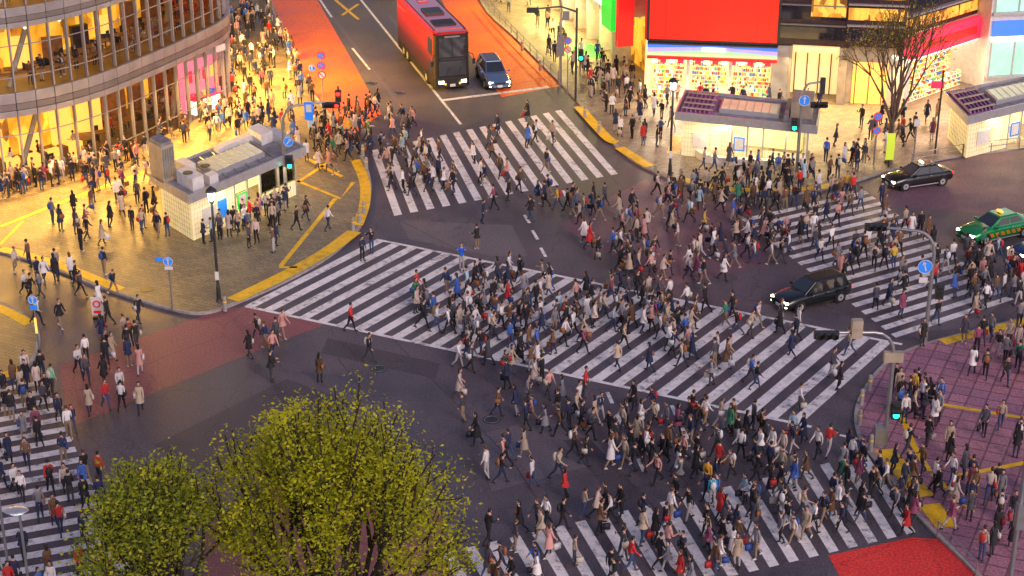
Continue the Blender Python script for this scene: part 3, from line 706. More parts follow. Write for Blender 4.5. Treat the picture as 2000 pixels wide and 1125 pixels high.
mb.prism([(-.15, -W+.25), (-.15, W-.25), (-.88, W-.15), (-.88, -W+.15)], HB-.26, HB-.04, CP['red'])
mb.box((-2.6, 0, HB+.03), (1.6, 1.7, .12), M['black']); mb.box((-6, 0, HB+.06), (1.8, 1.5, .16), M['darkmetal']); mb.box((-9.5, 0, HB+.04), (.8, .8, .1), CP['red'])
mb.box((-6, W-.2, HB+.02), (11, .08, .05), M['black']); mb.box((-6, -W+.2, HB+.02), (11, .08, .05), M['black'])
mb.obj('roof', e, bevel=.06)
mb = MB()
mb.box((.02, 0, 3.5), (.08, 2.1, 1.5), M['carglass']); mb.box((.03, 0, 1.85), (.08, 2.15, 1.15), M['carglass'])
mb.box((.06, 0, 2.6), (.05, 1.9, .14), M['darkmetal']); mb.box((.05, 0, 1.05), (.1, 2.1, .3), M['black'])
mb.box((.08, 0, 3.5), (.03, .05, 1.45), M['black'])
for s in (-1, 1):
    mb.box((-1.3, s*(W+.006), 3.4), (1.4, .02, 1.3), M['carglass'])
    mb.box((-1.2, s*(W+.006), 1.7), (1.1, .02, 1.0), M['carglass'])
    mb.box((.08, s*.9, .78), (.1, .40, .24), M['headlamp']); mb.box((.08, s*.58, .62), (.08, .14, .14), M['litorange'])
    mb.tube([(-.05, s*1.3, 3.0), (.25, s*1.6, 2.9), (.28, s*1.65, 2.5)], .03, M['black'], 6); mb.box((.28, s*1.66, 2.35), (.1, .22, .42), M['black'])
    for X in (-2.6, -8.9, -10.2):
        mb.disc((X, s*(W-.12), .5), (0, 1, 0), .58, .27, M['black'], 24); mb.disc((X, s*(W-.12), .5), (0, 1, 0), .49, .31, M['rubber'], 24); mb.disc((X, s*(W-.12), .5), (0, 1, 0), .28, .33, M['silver'], 16)
mb.box((.09, 0, .5), (.05, .42, .2), M['whitep']); mb.box((.07, 0, 4.36), (.06, 1.2, .12), M['metal'])
mb.tube([(.1, -.5, 1.35), (.11, -.2, 1.9)], .015, M['black'], 5); mb.tube([(.1, .4, 1.35), (.11, .7, 1.9)], .015, M['black'], 5)
mb.obj('windows_and_trim', e)
VEH.append((bx, by)); VEH.append((bx-1.1, by+4))
# ------------------------------------------------------------------ street furniture
def street_lamp(u, v, h=6.8):
    x, y = GZ(u, v, .12); mb = MB()
    mb.tube([(0, 0, 0), (0, 0, .15), (0, 0, .9), (0, 0, 1.0), (0, 0, h-.9)], [.2, .14, .12, .085, .07], M['darkmetal'], 12)
    mb.tube([(0, 0, h-.9), (0, 0, h-.7), (0, 0, h-.65)], [.07, .16, .16], M['darkmetal'], 12)
    mb.tube([(0, 0, h-.65), (0, 0, h-.15)], [.15, .24], M['lampglass'], 12); mb.tube([(0, 0, h-.15), (0, 0, h-.05), (0, 0, h+.15)], [.34, .3, .05], M['darkmetal'], 14)
    mb.box((0, -.1, 1.6), (.22, .05, .5), M['whitep'])
    o = mb.obj('street_lamp', loc=(x, y, .12))
    l = bpy.data.lights.new('lamp_light', 'POINT'); l.energy = 150; l.color = (1, .9, .75); l.shadow_soft_size = .2
    lo = bpy.data.objects.new('bulb', l); scene.collection.objects.link(lo); lo.parent = o; lo.location = (.0, -.45, h-.5)
street_lamp(428, 588); street_lamp(1308, 345)
FACE = (0, -1, 0)
def sighead(mb, x, y, z, col='siggreen', horiz=False):
    if horiz:
        mb.box((x, y, z), (1.15, .25, .36), M['darkmetal'])
        for k, c in enumerate(('siggreen', 'black', 'sigred')):
            m = M[c] if (c == col) else M['black']; mb.disc((x-.35+k*.35, y-.14, z), FACE, .13, .04, m, 14); mb.tube([(x-.35+k*.35, y-.13, z+.02), (x-.35+k*.35, y-.33, z+.0)], [.16, .15], M['darkmetal'], 12, False)
    else:
        mb.box((x, y, z), (.42, .3, .85), M['darkmetal'])
        for k, c in enumerate(('siggreen', 'sigred')):
            m = M[c] if (c == col) else M['black']; mb.disc((x, y-.16, z-.2+k*.4), FACE, .15, .04, m, 14); mb.box((x, y-.25, z-.02+k*.4), (.34, .2, .03), M['darkmetal'])
def arrow_sign(mb, x, y, z, r=.32, ang=0.6):
    mb.disc((x, y-.08, z), FACE, r, .03, M['bluesign'], 24); mb.tube([(x+(r-.02)*cos(t), y-.1, z+(r-.02)*sin(t)) for t in [k*pi/10 for k in range(21)]], .018, M['whitep'], 4, False)
    T = Matrix.Translation((x, y-.105, z)) @ Matrix.Rotation(ang, 4, 'Y')
    mb.box((0, 0, -.03), (.07, .012, r*1.0), M['whitep'], 0, T); mb.add([(-.13, -.006, r*.35), (.13, -.006, r*.35), (0, -.006, r*.78)], [(0, 1, 2)], M['whitep'], T)
def noent(mb, x, y, z, r=.3, kind='no_parking'):
    mb.disc((x, y-.08, z), FACE, r, .03, M['redsign'], 24); mb.disc((x, y-.1, z), FACE, r*.78, .03, M['bluesign'] if kind == 'no_parking' else M['whitep'], 24)
    T = Matrix.Translation((x, y-.12, z)) @ Matrix.Rotation(-.78, 4, 'Y'); mb.box((0, 0, 0), (.06, .012, r*1.6), M['redsign'], 0, T)
def post(mb, h, r=.05, m='metal'): mb.tube([(0, 0, 0), (0, 0, h)], r, M[m], 10)
def arm(mb, h, dx, dy, rise=.6, m='metal'):
    pts = [(0, 0, 0), (0, 0, .9), (0, 0, h-1.2)]+[(dx*(1-cos(t))*.35, dy*(1-cos(t))*.35, h-1.2+sin(t)*(1.2)) for t in (.4, .8, 1.2, 1.57)]+[(dx*1.05, dy*1.05, h+.1)]
    mb.tube(pts, [.14, .12, .10, .09, .085, .08, .075, .065], M[m], 10)
def place(mb, name, u, v, z=.12): x, y = GZ(u, v, z); return mb.obj(name, loc=(x, y, z))
mb = MB(); arm(mb, 6.6, 2.6, .6); sighead(mb, 3.1, .6, 6.5, 'sigred', True); sighead(mb, .35, -.1, 2.9); arrow_sign(mb, .35, -.1, 4.3); mb.box((1.7, .25, 6.2), (.55, .05, 1.2), M['bluesign']); mb.box((1.7, .215, 6.4), (.35, .02, .5), M['whitep']); place(mb, 'traffic_signal', 560, 398)
mb = MB(); post(mb, 3.6, .07, 'darkmetal'); sighead(mb, 0, -.1, 2.9, 'sigred'); place(mb, 'traffic_signal', 664, 262)
mb = MB(); post(mb, 4.6); noent(mb, 0, 0, 4.35); noent(mb, 0, 0, 3.6); noent(mb, 0, 0, 2.85, .3, 'x'); arrow_sign(mb, -.7, 0, 3.4, .25, 0); mb.tube([(-.7, 0, 3.1), (0, 0, 3.1)], .03, M['metal'], 6); place(mb, 'traffic_sign', 632, 218)
mb = MB(); post(mb, 7.2, .09, 'darkmetal'); mb.tube([(0, 0, 6.9), (-1.2, 0, 7.3), (-3.2, -.3, 7.2)], [.08, .07, .06], M['darkmetal'], 8); mb.box((-3.3, -.3, 7.1), (.9, .3, .35), M['darkmetal']); sighead(mb, .35, -.1, 3.6); mb.box((-.8, 0, 6.6), (.5, .06, .7), M['metal']); place(mb, 'traffic_signal', 1124, 196)
mb = MB(); arm(mb, 7.5, -3.0, -.2); mb.box((-3.4, -.2, 7.5), (1.1, .3, .36), M['darkmetal']); mb.box((.0, -.1, 3.2), (.6, .5, 1.6), M['metal']); place(mb, 'traffic_signal', 1094, 165)
mb = MB(); post(mb, 4.6); noent(mb, 0, 0, 4.3, .28); noent(mb, 0, 0, 3.6, .28, 'x'); place(mb, 'traffic_sign', 1108, 185)
mb = MB(); arm(mb, 6.2, 1.4, .2); sighead(mb, -.4, -.1, 3.4); arrow_sign(mb, .15, -.15, 5.1, .38, 0); mb.box((1.35, .2, 6.0), (.35, .25, 1.1), M['darkmetal']); mb.tube([(0, 0, 4.7), (1.0, .1, 4.7)], .04, M['metal'], 6); sighead(mb, 1.2, .1, 4.7, 'x', True); place(mb, 'traffic_signal', 1556, 335)
mb = MB(); arm(mb, 6.4, -2.8, .5); sighead(mb, -3.1, .5, 6.5, 'x', True); arrow_sign(mb, -.45, -.1, 4.5, .4, -.3); mb.box((-.45, -.1, 3.7), (.45, .04, .3), M['whitep']); sighead(mb, .5, 0, 3.0, 'x'); place(mb, 'traffic_signal', 1806, 668)
mb = MB(); arm(mb, 6.0, -2.9, -.3); sighead(mb, -3.3, -.35, 6.0, 'x', True); mb.box((-1.9, -.3, 6.3), (.5, .35, .9), M['beige']); sighead(mb, .35, -.1, 1.9); mb.box((0, .0, 4.7), (.9, .3, .5), M['beige']); mb.box((-.3, 0, .5), (.5, .5, 1.0), M['metal']); place(mb, 'traffic_signal', 1728, 868)
mb = MB(); post(mb, 3.3); arrow_sign(mb, 0, 0, 3.0, .27, 0); mb.box((-.5, 0, 3.1), (.4, .03, .25), M['bluesign']); mb.tube([(-.5, 0, 3.1), (0, 0, 3.1)], .02, M['metal'], 6); mb.box((0, -.06, 2.6), (.45, .02, .2), M['whitep']); place(mb, 'traffic_sign', 337, 606)
mb = MB(); post(mb, 3.6); arrow_sign(mb, 0, 0, 3.3, .25, 0); mb.box((0, -.06, 2.85), (.4, .02, .25), M['bluesign']); mb.box((0, -.06, 1.8), (.12, .02, .9), M['litorange']); place(mb, 'traffic_sign', 78, 695)
mb = MB(); post(mb, 3.8); noent(mb, 0, 0, 3.5, .3); noent(mb, 0, 0, 2.5, .28); place(mb, 'traffic_sign', 1706, 322)
mb = MB(); post(mb, 3.0); mb.box((0, -.06, 2.7), (.4, .03, .5), M['whitep']); place(mb, 'traffic_sign', 1784, 312)
mb = MB(); mb.box((0, 0, .08), (.5, .4, .16), M['black']); mb.box((0, 0, .75), (.62, .06, 1.1), M['whitep']); mb.disc((0, -.05, .9), FACE, .22, .03, M['redsign'], 20); mb.disc((0, -.07, .9), FACE, .13, .03, M['whitep'], 20); mb.box((0, -.05, .42), (.4, .02, .16), M['redsign']); place(mb, 'standing_sign_board', 192, 622, 0)
mb = MB(); post(mb, 3.0, .06, 'darkmetal'); mb.box((0, -.1, 1.5), (.55, .06, 1.9), M['litlime']); place(mb, 'banner_pole', 1735, 326)
mb = MB(); post(mb, 7, .07, 'darkmetal'); mb.box((0, -.05, 6.2), (.6, .06, 1.6), M['litorange']); place(mb, 'banner_pole', 533, 90)
mb = MB(); post(mb, 6, .07, 'darkmetal'); mb.box((-.3, 0, 5), (.9, .1, .5), M['crimson']); place(mb, 'banner_pole', 1826, 300)
mb = MB(); post(mb, 7.2, .11); mb.box((.1, -.1, 4.5), (.5, .4, 1.1), M['metal']); mb.tube([(0, 0, 6.8), (1.2, 0, 7.2)], .05, M['metal'], 8); place(mb, 'utility_pole', 1965, 1190)
for u, v, h in ((20, 1135, 6.2), (66, 1215, 5.4)):
    mb = MB(); post(mb, h, .06); mb.tube([(0, 0, h-.3), (0, -.4, h)], .04, M['metal'], 6); mb.ell((0, -.35, h+.05), (.5, .3, .08), M['silver'], 20, 8); mb.ell((0, -.35, h), (.42, .24, .07), M['lampglass'], 16, 6)
    place(mb, 'disc_street_light', u, v, 0)
def bollard(u, v, h=.85):
    mb = MB(); mb.tube([(0, 0, 0), (0, 0, h-.1), (0, 0, h), (0, 0, h+.03)], [.12, .11, .09, .03], M['concrete'], 12); mb.tube([(0, 0, h*.62), (0, 0, h*.72)], .118, M['yellow'], 12); place(mb, 'bollard', u, v)
for u, v in [(690, 450), (702, 435), (711, 418), (716, 330), (709, 305), (440, 607), (1142, 228), (1170, 258), (1280, 336), (1330, 352), (1698, 762), (1682, 790), (1678, 830), (1700, 880), (1020, 100), (1055, 138), (590, 150), (575, 115), (556, 75), (610, 185)]: bollard(u, v)
def rail(pts):
    p = GL(pts, .12); mb = MB()
    for a, b in zip(p, p[1:]):
        L = hypot(b[0]-a[0], b[1]-a[1]); n = max(1, int(L/1.8))
        for i in range(n+1): q = lerp(a, b, i/n); mb.tube([(q[0], q[1], .12), (q[0], q[1], .95)], .035, M['metal'], 6)
        for zz in (.93, .55): mb.tube([(a[0], a[1], zz), (b[0], b[1], zz)], .03, M['metal'], 6)
    mb.obj('guard_rail')
rail([(955, 18), (1010, 78), (1090, 158)]); rail([(538, 30), (552, 62)]); rail([(1830, 1050), (1905, 1130)]); rail([(1780, 322), (1880, 303), (1990, 290)])
# ------------------------------------------------------------------ trees
def leafmats(pref, cs):
    out = []
    for i, c in enumerate(cs):
        m = mat('%s_leaf_%d' % (pref, i), c, .6, 0, .3, 1.5); nt = m.node_tree; b = nt.nodes['Principled BSDF']; o = nt.nodes['Material Output']
        tr = N(nt, 'ShaderNodeBsdfTranslucent'); tr.inputs[0].default_value = c4((min(1, c[0]*1.25), min(1, c[1]*1.25), c[2]))
        mx = N(nt, 'ShaderNodeMixShader'); mx.inputs[0].default_value = .42
        nt.links.new(b.outputs[0], mx.inputs[1]); nt.links.new(tr.outputs[0], mx.inputs[2]); nt.links.new(mx.outputs[0], o.inputs[0]); out.append(m)
    return out
def tree(name, x, y, zb, Ht, Rad, seed, nlimb, depth, leaves, lmats, bark, trunk=2.4, lsize=.12, r0=.28, spread=(.3, 1.0), sig=.3):
    r = random.Random(seed); segs = []; tips = []
    def grow(p, d, L, rad, k):
        pts = [p]; q = p; dd = d.copy()
        for i in range(3):
            dd = (dd+Vector((r.uniform(-.15, .15), r.uniform(-.15, .15), r.uniform(-.03, .13)))).normalized(); q = q+dd*(L/3); pts.append(q)
        segs.append((pts, [rad, rad*.9, rad*.78, rad*.68]))
        if k >= depth-1:
            for a in pts[1:]: tips.append((a, k))
        elif k >= depth-2: tips.append((pts[2], k)); tips.append((pts[3], k))
        if k >= depth: return
        n = r.choice((2, 3, 3)) if k < depth-1 else r.choice((2, 2, 3))
        ph = r.uniform(0, 6.28)
        a = dd.orthogonal().normalized(); b = dd.cross(a)
        for i in range(n):
            t = ph+2*pi*i/n+r.uniform(-.4, .4); s = r.uniform(.3, .62)
            grow(q, (dd+(a*cos(t)+b*sin(t))*s).normalized(), L*r.uniform(.68, .9), rad*.64, k+1)
    base = Vector((0, 0, trunk))
    segs.append(([Vector((0, 0, 0)), Vector((.05, 0, .3)), Vector((0, .05, trunk*.6)), base], [r0*1.5, r0*1.1, r0, r0*.95]))
    for i in range(nlimb):
        t = 2.4*i+r.uniform(-.3, .3); s = spread[0]+(spread[1]-spread[0])*((i+.5)/nlimb)
        grow(base-Vector((0, 0, r.uniform(0, .5))), Vector((cos(t)*s, sin(t)*s, 1)).normalized(), r.uniform(2.2, 2.8), r0*.6, 1)
    P = np.array([list(t[0]) for t in tips]); rr = np.sort(np.hypot(P[:, 0], P[:, 1])); cx = Rad/rr[int(len(rr)*.97)]*.97; cz = (Ht-trunk)/(np.percentile(P[:, 2], 99.3)-trunk)*.98
    def sc(v): return Vector((v.x*cx, v.y*cx, v.z if v.z < trunk else trunk+(v.z-trunk)*cz))
    mb = MB()
    for pts, rad in segs: mb.tube([sc(p) for p in pts], [max(q, .020) for q in rad], bark, 6 if rad[0] > .05 else 4, False)
    e = empty(name, (x, y, zb)); mb.obj('branches', e, smooth=True)
    n = len(tips); rs = np.random.RandomState(seed+1)
    wt = rs.gamma(1.0, 1.0, n); wt /= wt.sum()
    idx = rs.choice(n, leaves, p=wt)
    C = np.array([list(sc(tips[i][0])) for i in idx])+rs.normal(0, 1, (leaves, 3))*np.array([sig, sig, sig*.55])
    clump = rs.rand(n)[idx]
    d1 = rs.normal(0, 1, (leaves, 3))*np.array([1, 1, .6]); d1 /= np.linalg.norm(d1, axis=1)[:, None]; up = rs.normal(0, 1, (leaves, 3)); d2 = np.cross(d1, up); d2 /= np.linalg.norm(d2, axis=1)[:, None]
    s = lsize*rs.uniform(.6, 1.3, (leaves, 1)); a = d1*s; b = d2*s*.5
    V = np.stack([C-a, C+b, C+a, C-b], 1).reshape(-1, 3)
    me = bpy.data.meshes.new('leaves'); me.from_pydata(V.tolist(), [], (np.arange(leaves*4).reshape(-1, 4)).tolist())
    for m in lmats: me.materials.append(m)
    me.polygons.foreach_set('material_index', np.clip((clump*.6+rs.rand(leaves)*.4)*len(lmats), 0, len(lmats)-1).astype(int)); me.update()
    o = bpy.data.objects.new('leaves', me); scene.collection.objects.link(o); o.parent = e
LM1 = leafmats('zelkova', [(.22, .25, .010), (.38, .41, .012), (.50, .52, .015), (.62, .60, .02)])
LM2 = leafmats('camphor', [(.14, .20, .02), (.28, .34, .02), (.40, .46, .025), (.52, .50, .04)])
LM3 = leafmats('budding', [(.35, .30, .03), (.25, .28, .03)])
tree('zelkova_tree', -6.3, 54.0, 0, 12.9, 4.75, 11, 10, 5, 40000, LM1, M['bark'], trunk=1.8, lsize=.078, spread=(.15, 1.35), sig=.34, r0=.34)
tree('camphor_tree', -13.0, 55.0, 0, 9.8, 3.2, 23, 8, 5, 16500, LM2, M['bark'], trunk=1.8, lsize=.085, spread=(.15, 1.2), sig=.30)
tx, ty = GZ(1735, 318, .12); tree('bare_street_tree', tx, ty, .12, 11.5, 3.9, 5, 6, 5, 1500, LM3, M['bark2'], trunk=3.0, lsize=.09, r0=.2, spread=(.3, .8))
# ------------------------------------------------------------------ people
def person_mesh(idx, thL=22, knL=8, thR=-18, knR=28, amL=-20, elL=20, amR=20, elR=25, hem=None, bag=None, long_hair=False, lean=3, abd=7, w=1.0):
    verts = []; rad = []; edges = []; lab = {}
    def nv(p, r, par=None, m=None):
        verts.append(Vector(p)); rad.append(r if hasattr(r, '__len__') else (r, r))
        i = len(verts)-1
        if par is not None: edges.append((par, i)); lab[(par, i)] = m
        return i
    ln = radians(lean)
    def up(z, y=0): return (0, sin(ln)*(z-.93)+y, .93+(z-.93)*cos(ln))
    pel = nv((0, 0, .93), (.145*w, .105))
    sp = nv(up(1.10), (.125*w, .10), pel, 'coat'); ch = nv(up(1.30, .005), (.15*w, .112), sp, 'coat')
    nb = nv(up(1.455), (.075, .065), ch, 'coat'); nk = nv(up(1.53, .012), (.05, .052), nb, 'skin'); hd0 = nv(up(1.60, .02), (.055, .06), nk, 'skin')
    joints = {}
    for s, th, kn, am, el in ((-1, thL, knL, amL, elL), (1, thR, knR, amR, elR)):
        t = radians(th); k = radians(th-kn)
        hp = nv((s*.085, 0, .88), (.088, .092), pel, 'trou')
        knp = Vector((s*.095, sin(t)*.42, .88-cos(t)*.42)); mid = Vector((s*.09, sin(t)*.21, .88-cos(t)*.21))
        m_ = nv(mid, (.078, .08), hp, 'trou'); kk = nv(knp, .057, m_, 'trou')
        calf = knp+Vector((0, sin(k)*.15-.01, -cos(k)*.15)); an = knp+Vector((0, sin(k)*.41, -cos(k)*.41))
        c = nv(calf, .055, kk, 'trou'); a = nv(an, .038, c, 'trou')
        fa = radians(max(-60, min(15, th-kn))) if th-kn < 0 else 0.1
        ft = Vector((s*.02, cos(fa)*.17, sin(fa)*.17-.035))
        tt = nv(an+ft, (.036, .03), a, 'shoe')
        sh0 = Vector(up(1.40)); shp = Vector((s*.165*w, sh0.y, sh0.z)); sh = nv(shp, .062, ch, 'coat')
        ta = radians(am); te = radians(am+el); ab = radians(abd)
        elb = shp+Vector((s*sin(ab)*.28, sin(ta)*.28*cos(ab), -cos(ta)*.28*cos(ab))); e_ = nv(elb, .047, sh, 'coat')
        wr = elb+Vector((s*.01, sin(te)*.25, -cos(te)*.25)); w_ = nv(wr, .033, e_, 'coat')
        dirh = Vector((-s*.06, sin(te), -cos(te))).normalized(); pm = nv(wr+dirh*.08, (.022, .034), w_, 'skin')
        joints[s] = (wr, dirh, an, an+ft)
    me = bpy.data.meshes.new('sk'); me.from_pydata([tuple(v) for v in verts], edges, [])
    o = bpy.data.objects.new('sk', me); scene.collection.objects.link(o)
    o.modifiers.new('s', 'SKIN'); sm = o.modifiers.new('ss', 'SUBSURF'); sm.levels = 1; sm.render_levels = 1
    for i, r in enumerate(rad): me.skin_vertices[0].data[i].radius = r
    me.skin_vertices[0].data[0].use_root = True
    dg = bpy.context.evaluated_depsgraph_get(); ev = o.evaluated_get(dg).to_mesh()
    mb = MB(); mm = dict(coat=P_COAT, trou=P_TROU, skin=P_SKIN, shoe=P_SHOE)
    vs = [v.co.copy() for v in ev.vertices]; segs = [(verts[a], verts[b], l) for (a, b), l in lab.items()]
    groups = {}
    for p in ev.polygons:
        c = p.center; best = None; bd = 1e9
        for a, b, l in segs:
            ab_ = b-a; t = max(0, min(1, (c-a).dot(ab_)/ab_.length_squared)); d = (c-(a+ab_*t)).length
            if d < bd: bd = d; best = l
        groups.setdefault(best, []).append(tuple(p.vertices))
    mb.v.extend([tuple(v) for v in vs])
    for l, fs in groups.items():
        k = mb.mi(mm[l]); mb.f.extend(fs); mb.m.extend([k]*len(fs))
    o.evaluated_get(dg).to_mesh_clear(); bpy.data.objects.remove(o)
    hc = Vector(up(1.645, .03))
    mb.ell(hc, (.073, .09, .112), P_SKIN, 14, 10)
    mb.ell(hc+Vector((0, -.018, .022)), (.085, .097, .108), P_HAIR, 14, 9)
    if long_hair: mb.ell(hc+Vector((0, -.055, -.09)), (.085, .055, .17), P_HAIR, 12, 8)
    mb.add([hc+Vector(q) for q in ((-.013, .085, -.03), (.013, .085, -.03), (0, .112, -.028), (0, .086, .012))], [(0, 1, 2), (0, 2, 3), (1, 3, 2)], P_SKIN)
    for s in (-1, 1):
        mb.ell(hc+Vector((s*.03, .078, .004)), (.013, .008, .007), P_EYE, 6, 4); mb.ell(hc+Vector((s*.076, .0, -.01)), (.012, .02, .03), P_SKIN, 6, 5)
    mb.ell(hc+Vector((0, .08, -.06)), (.022, .008, .007), P_LIP, 6, 4)
    for s in (-1, 1):
        wr, dh, an, toe = joints[s]
        kp = wr+dh*.085; side = Vector((0, 1, 0)); side = (side-dh*side.dot(dh)).normalized(); inn = dh.cross(side)*(1 if s > 0 else -1)
        if inn.x*s > 0: inn = -inn
        for f, (o_, ln_) in enumerate(((.027, .062), (.009, .072), (-.009, .067), (-.026, .052))):
            p0 = kp+side*o_; p1 = p0+dh*ln_*.45+inn*.008; p2 = p1+dh*ln_*.35+inn*.018; p3 = p2+dh*ln_*.2+inn*.016
            mb.tube([p0-dh*.02, p1, p2, p3], [.0095, .009, .008, .006], P_SKIN, 5)
        t0 = wr+dh*.03+side*.028; mb.tube([t0, t0+side*.022+dh*.03, t0+side*.026+dh*.058+inn*.01], [.012, .0105, .008], P_SKIN, 5)
        mb.ell(an+(toe-an)*.35+Vector((0, -.02, -.028)), (.042, .10, .03), P_SHOE, 8, 6)
    if hem:
        zz = [1.05, .93, .5*(.93+hem), hem]; rx = [.15, .185, .205, .235]; ry = [.125, .155, .19, .225]
        v2 = []; n = 16
        for z_, a_, b_ in zip(zz, rx, ry):
            for i in range(n):
                t = 2*pi*i/n; rp = 1+.05*cos(4*t)*(1.05-z_); v2.append((a_*rp*cos(t)*w, b_*rp*sin(t)+.01, z_))
        mb.add(v2, [(j*n+i, j*n+(i+1) % n, (j+1)*n+(i+1) % n, (j+1)*n+i) for j in range(3) for i in range(n)], P_COAT)
    if bag == 'back':
        c = Vector(up(1.22)); mb.ell(c+Vector((0, -.19, 0)), (.15, .10, .23), P_BAG, 10, 8)
        for s in (-1, 1): mb.tube([c+Vector((s*.09, -.14, .17)), c+Vector((s*.1, 0, .235)), c+Vector((s*.1, .12, .1)), c+Vector((s*.11, .05, -.1))], .016, P_BAG, 5)
    if bag == 'hand':
        wr, dh, _, _ = joints[1]; c = wr+dh*.12
        mb.tube([c+Vector((0, -.09, -.16)), c+Vector((0, 0, .0)), c+Vector((0, .09, -.16))], .008, P_BAG, 5); mb.box(c+Vector((0, 0, -.3)), (.12, .34, .28), P_BAG)
    if bag == 'shoulder':
        c = Vector(up(1.0)); mb.box(c+Vector((.23, -.02, 0)), (.1, .3, .24), P_BAG); mb.tube([c+Vector((.2, .1, .12)), Vector(up(1.44, .02))+Vector((.12, 0, .02)), c+Vector((.2, -.13, .12))], .012, P_BAG, 5)
    if bag == 'phone':
        wr, dh, _, _ = joints[1]; mb.box(wr+dh*.11+Vector((-.02, 0, .03)), (.075, .012, .15), M['black'])
    zmin = min(v[2] for v in mb.v); mb.v = [(v[0], v[1], v[2]-zmin) for v in mb.v]
    return mb.mesh('pedestrian_mesh_%d' % idx, True)
WALK = [person_mesh(0, 18, 6, -15, 26), person_mesh(1, 22, 5, -18, 20, -24, 25, 22, 18, bag='back'), person_mesh(2, -13, 30, 16, 6, 18, 20, -18, 22, hem=.62, bag='shoulder', long_hair=True, w=.9),
        person_mesh(3, 10, 12, -7, 42, -10, 15, 10, 15, bag='hand'), person_mesh(4, -18, 22, 20, 8, 20, 30, -18, 12, hem=.8, w=1.08), person_mesh(5, 18, 12, -15, 18, -10, 60, 16, 20, hem=.5, long_hair=True, w=.88, bag='hand'),
        person_mesh(6, 12, 4, -14, 30, -14, 30, 8, 95, bag='phone', lean=5), person_mesh(7, -15, 22, 18, 8, 18, 15, -16, 20, bag='shoulder', lean=5, w=1.05), person_mesh(8, 25, 12, -21, 22, -26, 35, 25, 40, bag='back', lean=7),
        person_mesh(15, 5, 40, -2, 2, 6, 20, -6, 18, lean=3), person_mesh(16, -5, 4, 8, 38, -8, 20, 5, 22, hem=.7, lean=3, w=.92, long_hair=True), person_mesh(17, 8, 4, -9, 12, -10, 70, 8, 20, hem=.85, bag='hand')]
STAND = [person_mesh(9, 3, 3, -3, 3, 2, 12, -2, 10, lean=0), person_mesh(10, 4, 6, -2, 2, 5, 20, 10, 105, bag='phone', lean=1), person_mesh(11, -3, 2, 4, 6, 0, 15, 4, 15, hem=.6, long_hair=True, bag='shoulder', lean=0, w=.9),
         person_mesh(12, 2, 2, 0, 4, 10, 70, 10, 75, hem=.8, lean=2, abd=12), person_mesh(13, 5, 8, -4, 3, -3, 15, 3, 20, bag='back', lean=1)]
CAM_PHOTO = person_mesh(14, 4, 4, -4, 4, 70, 60, 70, 60, lean=0, abd=14)
COLS = [((.014, .014, .018), 30), ((.02, .03, .08), 14), ((.07, .07, .09), 9), ((.22, .22, .24), 7), ((.46, .37, .27), 10), ((.78, .76, .74), 12), ((.62, .50, .43), 5), ((.16, .085, .045), 8), ((.55, .03, .03), 3), ((.05, .14, .48), 3.5), ((.04, .22, .12), 1), ((.62, .32, .28), 3), ((.6, .4, .06), 1.2), ((.25, .06, .12), 3), ((.35, .5, .58), 1.5)]
cw = [c[1] for c in COLS]
placed = {}; nped = 0
def inpoly(p, poly):
    c = False; n = len(poly); j = n-1
    for i in range(n):
        if (poly[i][1] > p[1]) != (poly[j][1] > p[1]) and p[0] < (poly[j][0]-poly[i][0])*(p[1]-poly[i][1])/(poly[j][1]-poly[i][1])+poly[i][0]: c = not c
        j = i
    return c
PAVES = [plazaL+[(-75, 108), (-75, 230), (-30, 230)], topR+[(90, 240), (-10, 240)], botR+[(70, 40), (80, 110)], leftS+[(-60, 85)]]
BUILD = [path+back]
def zat(p): return .13 if any(inpoly(p, q) for q in PAVES) else .014
def put(p, head, stand=False, col=None, z=None, dmin=.5, mesh=None, chk=True):
    global nped
    k = (int(p[0]//1), int(p[1]//1))
    if chk:
        for i in (-1, 0, 1):
            for j in (-1, 0, 1):
                for q in placed.get((k[0]+i, k[1]+j), ()):
                    if hypot(q[0]-p[0], q[1]-p[1]) < dmin: return False
        for e_ in EX:
            if inpoly(p, e_): return False
        for b_ in BUILD:
            if inpoly(p, b_): return False
        for vx, vy in VEH:
            if hypot(p[0]-vx, p[1]-vy) < 2.9: return False
    placed.setdefault(k, []).append(p)
    o = bpy.data.objects.new('pedestrian', mesh or R.choice(STAND if stand else WALK)); scene.collection.objects.link(o)
    o.location = (p[0], p[1], zat(p) if z is None else z); o.rotation_euler[2] = head-pi/2
    s = R.uniform(.9, 1.04); o.scale = (s, s, s)
    c = col or R.choices(COLS, cw)[0][0]; v = R.uniform(.8, 1.2); o.color = (min(c[0]*v, 1), min(c[1]*v, 1), min(c[2]*v, 1), 1); nped += 1
    return True
def crowd(poly, n, dirs=None, stand=.0, cluster=0):
    W_ = GL(poly); x0 = min(p[0] for p in W_); x1 = max(p[0] for p in W_); y0 = min(p[1] for p in W_); y1 = max(p[1] for p in W_)
    k = 0; tries = 0
    if dirs: a = G(*dirs[0]); b = G(*dirs[1]); base_ = atan2(b[1]-a[1], b[0]-a[0])
    cl = [(R.uniform(x0, x1), R.uniform(y0, y1)) for _ in range(max(1, n//6))]
    while k < n and tries < n*30:
        tries += 1
        if R.random() < cluster: c = R.choice(cl); p = (R.gauss(c[0], .9), R.gauss(c[1], .9))
        else: p = (R.uniform(x0, x1), R.uniform(y0, y1))
        if not inpoly(p, W_): continue
        st_ = R.random() < stand
        h = (base_+(pi if R.random() < .5 else 0)+R.gauss(0, .25)) if (dirs and not st_) else R.uniform(0, 6.28)
        if put(p, h, st_): k += 1
DB = ((735, 468), (1762, 673)); DA = ((725, 294), (1108, 212)); DC = ((1447, 428), (1760, 668)); DD = ((862, 1082), (1712, 882)); DE = ((85, 742), (275, 1150))
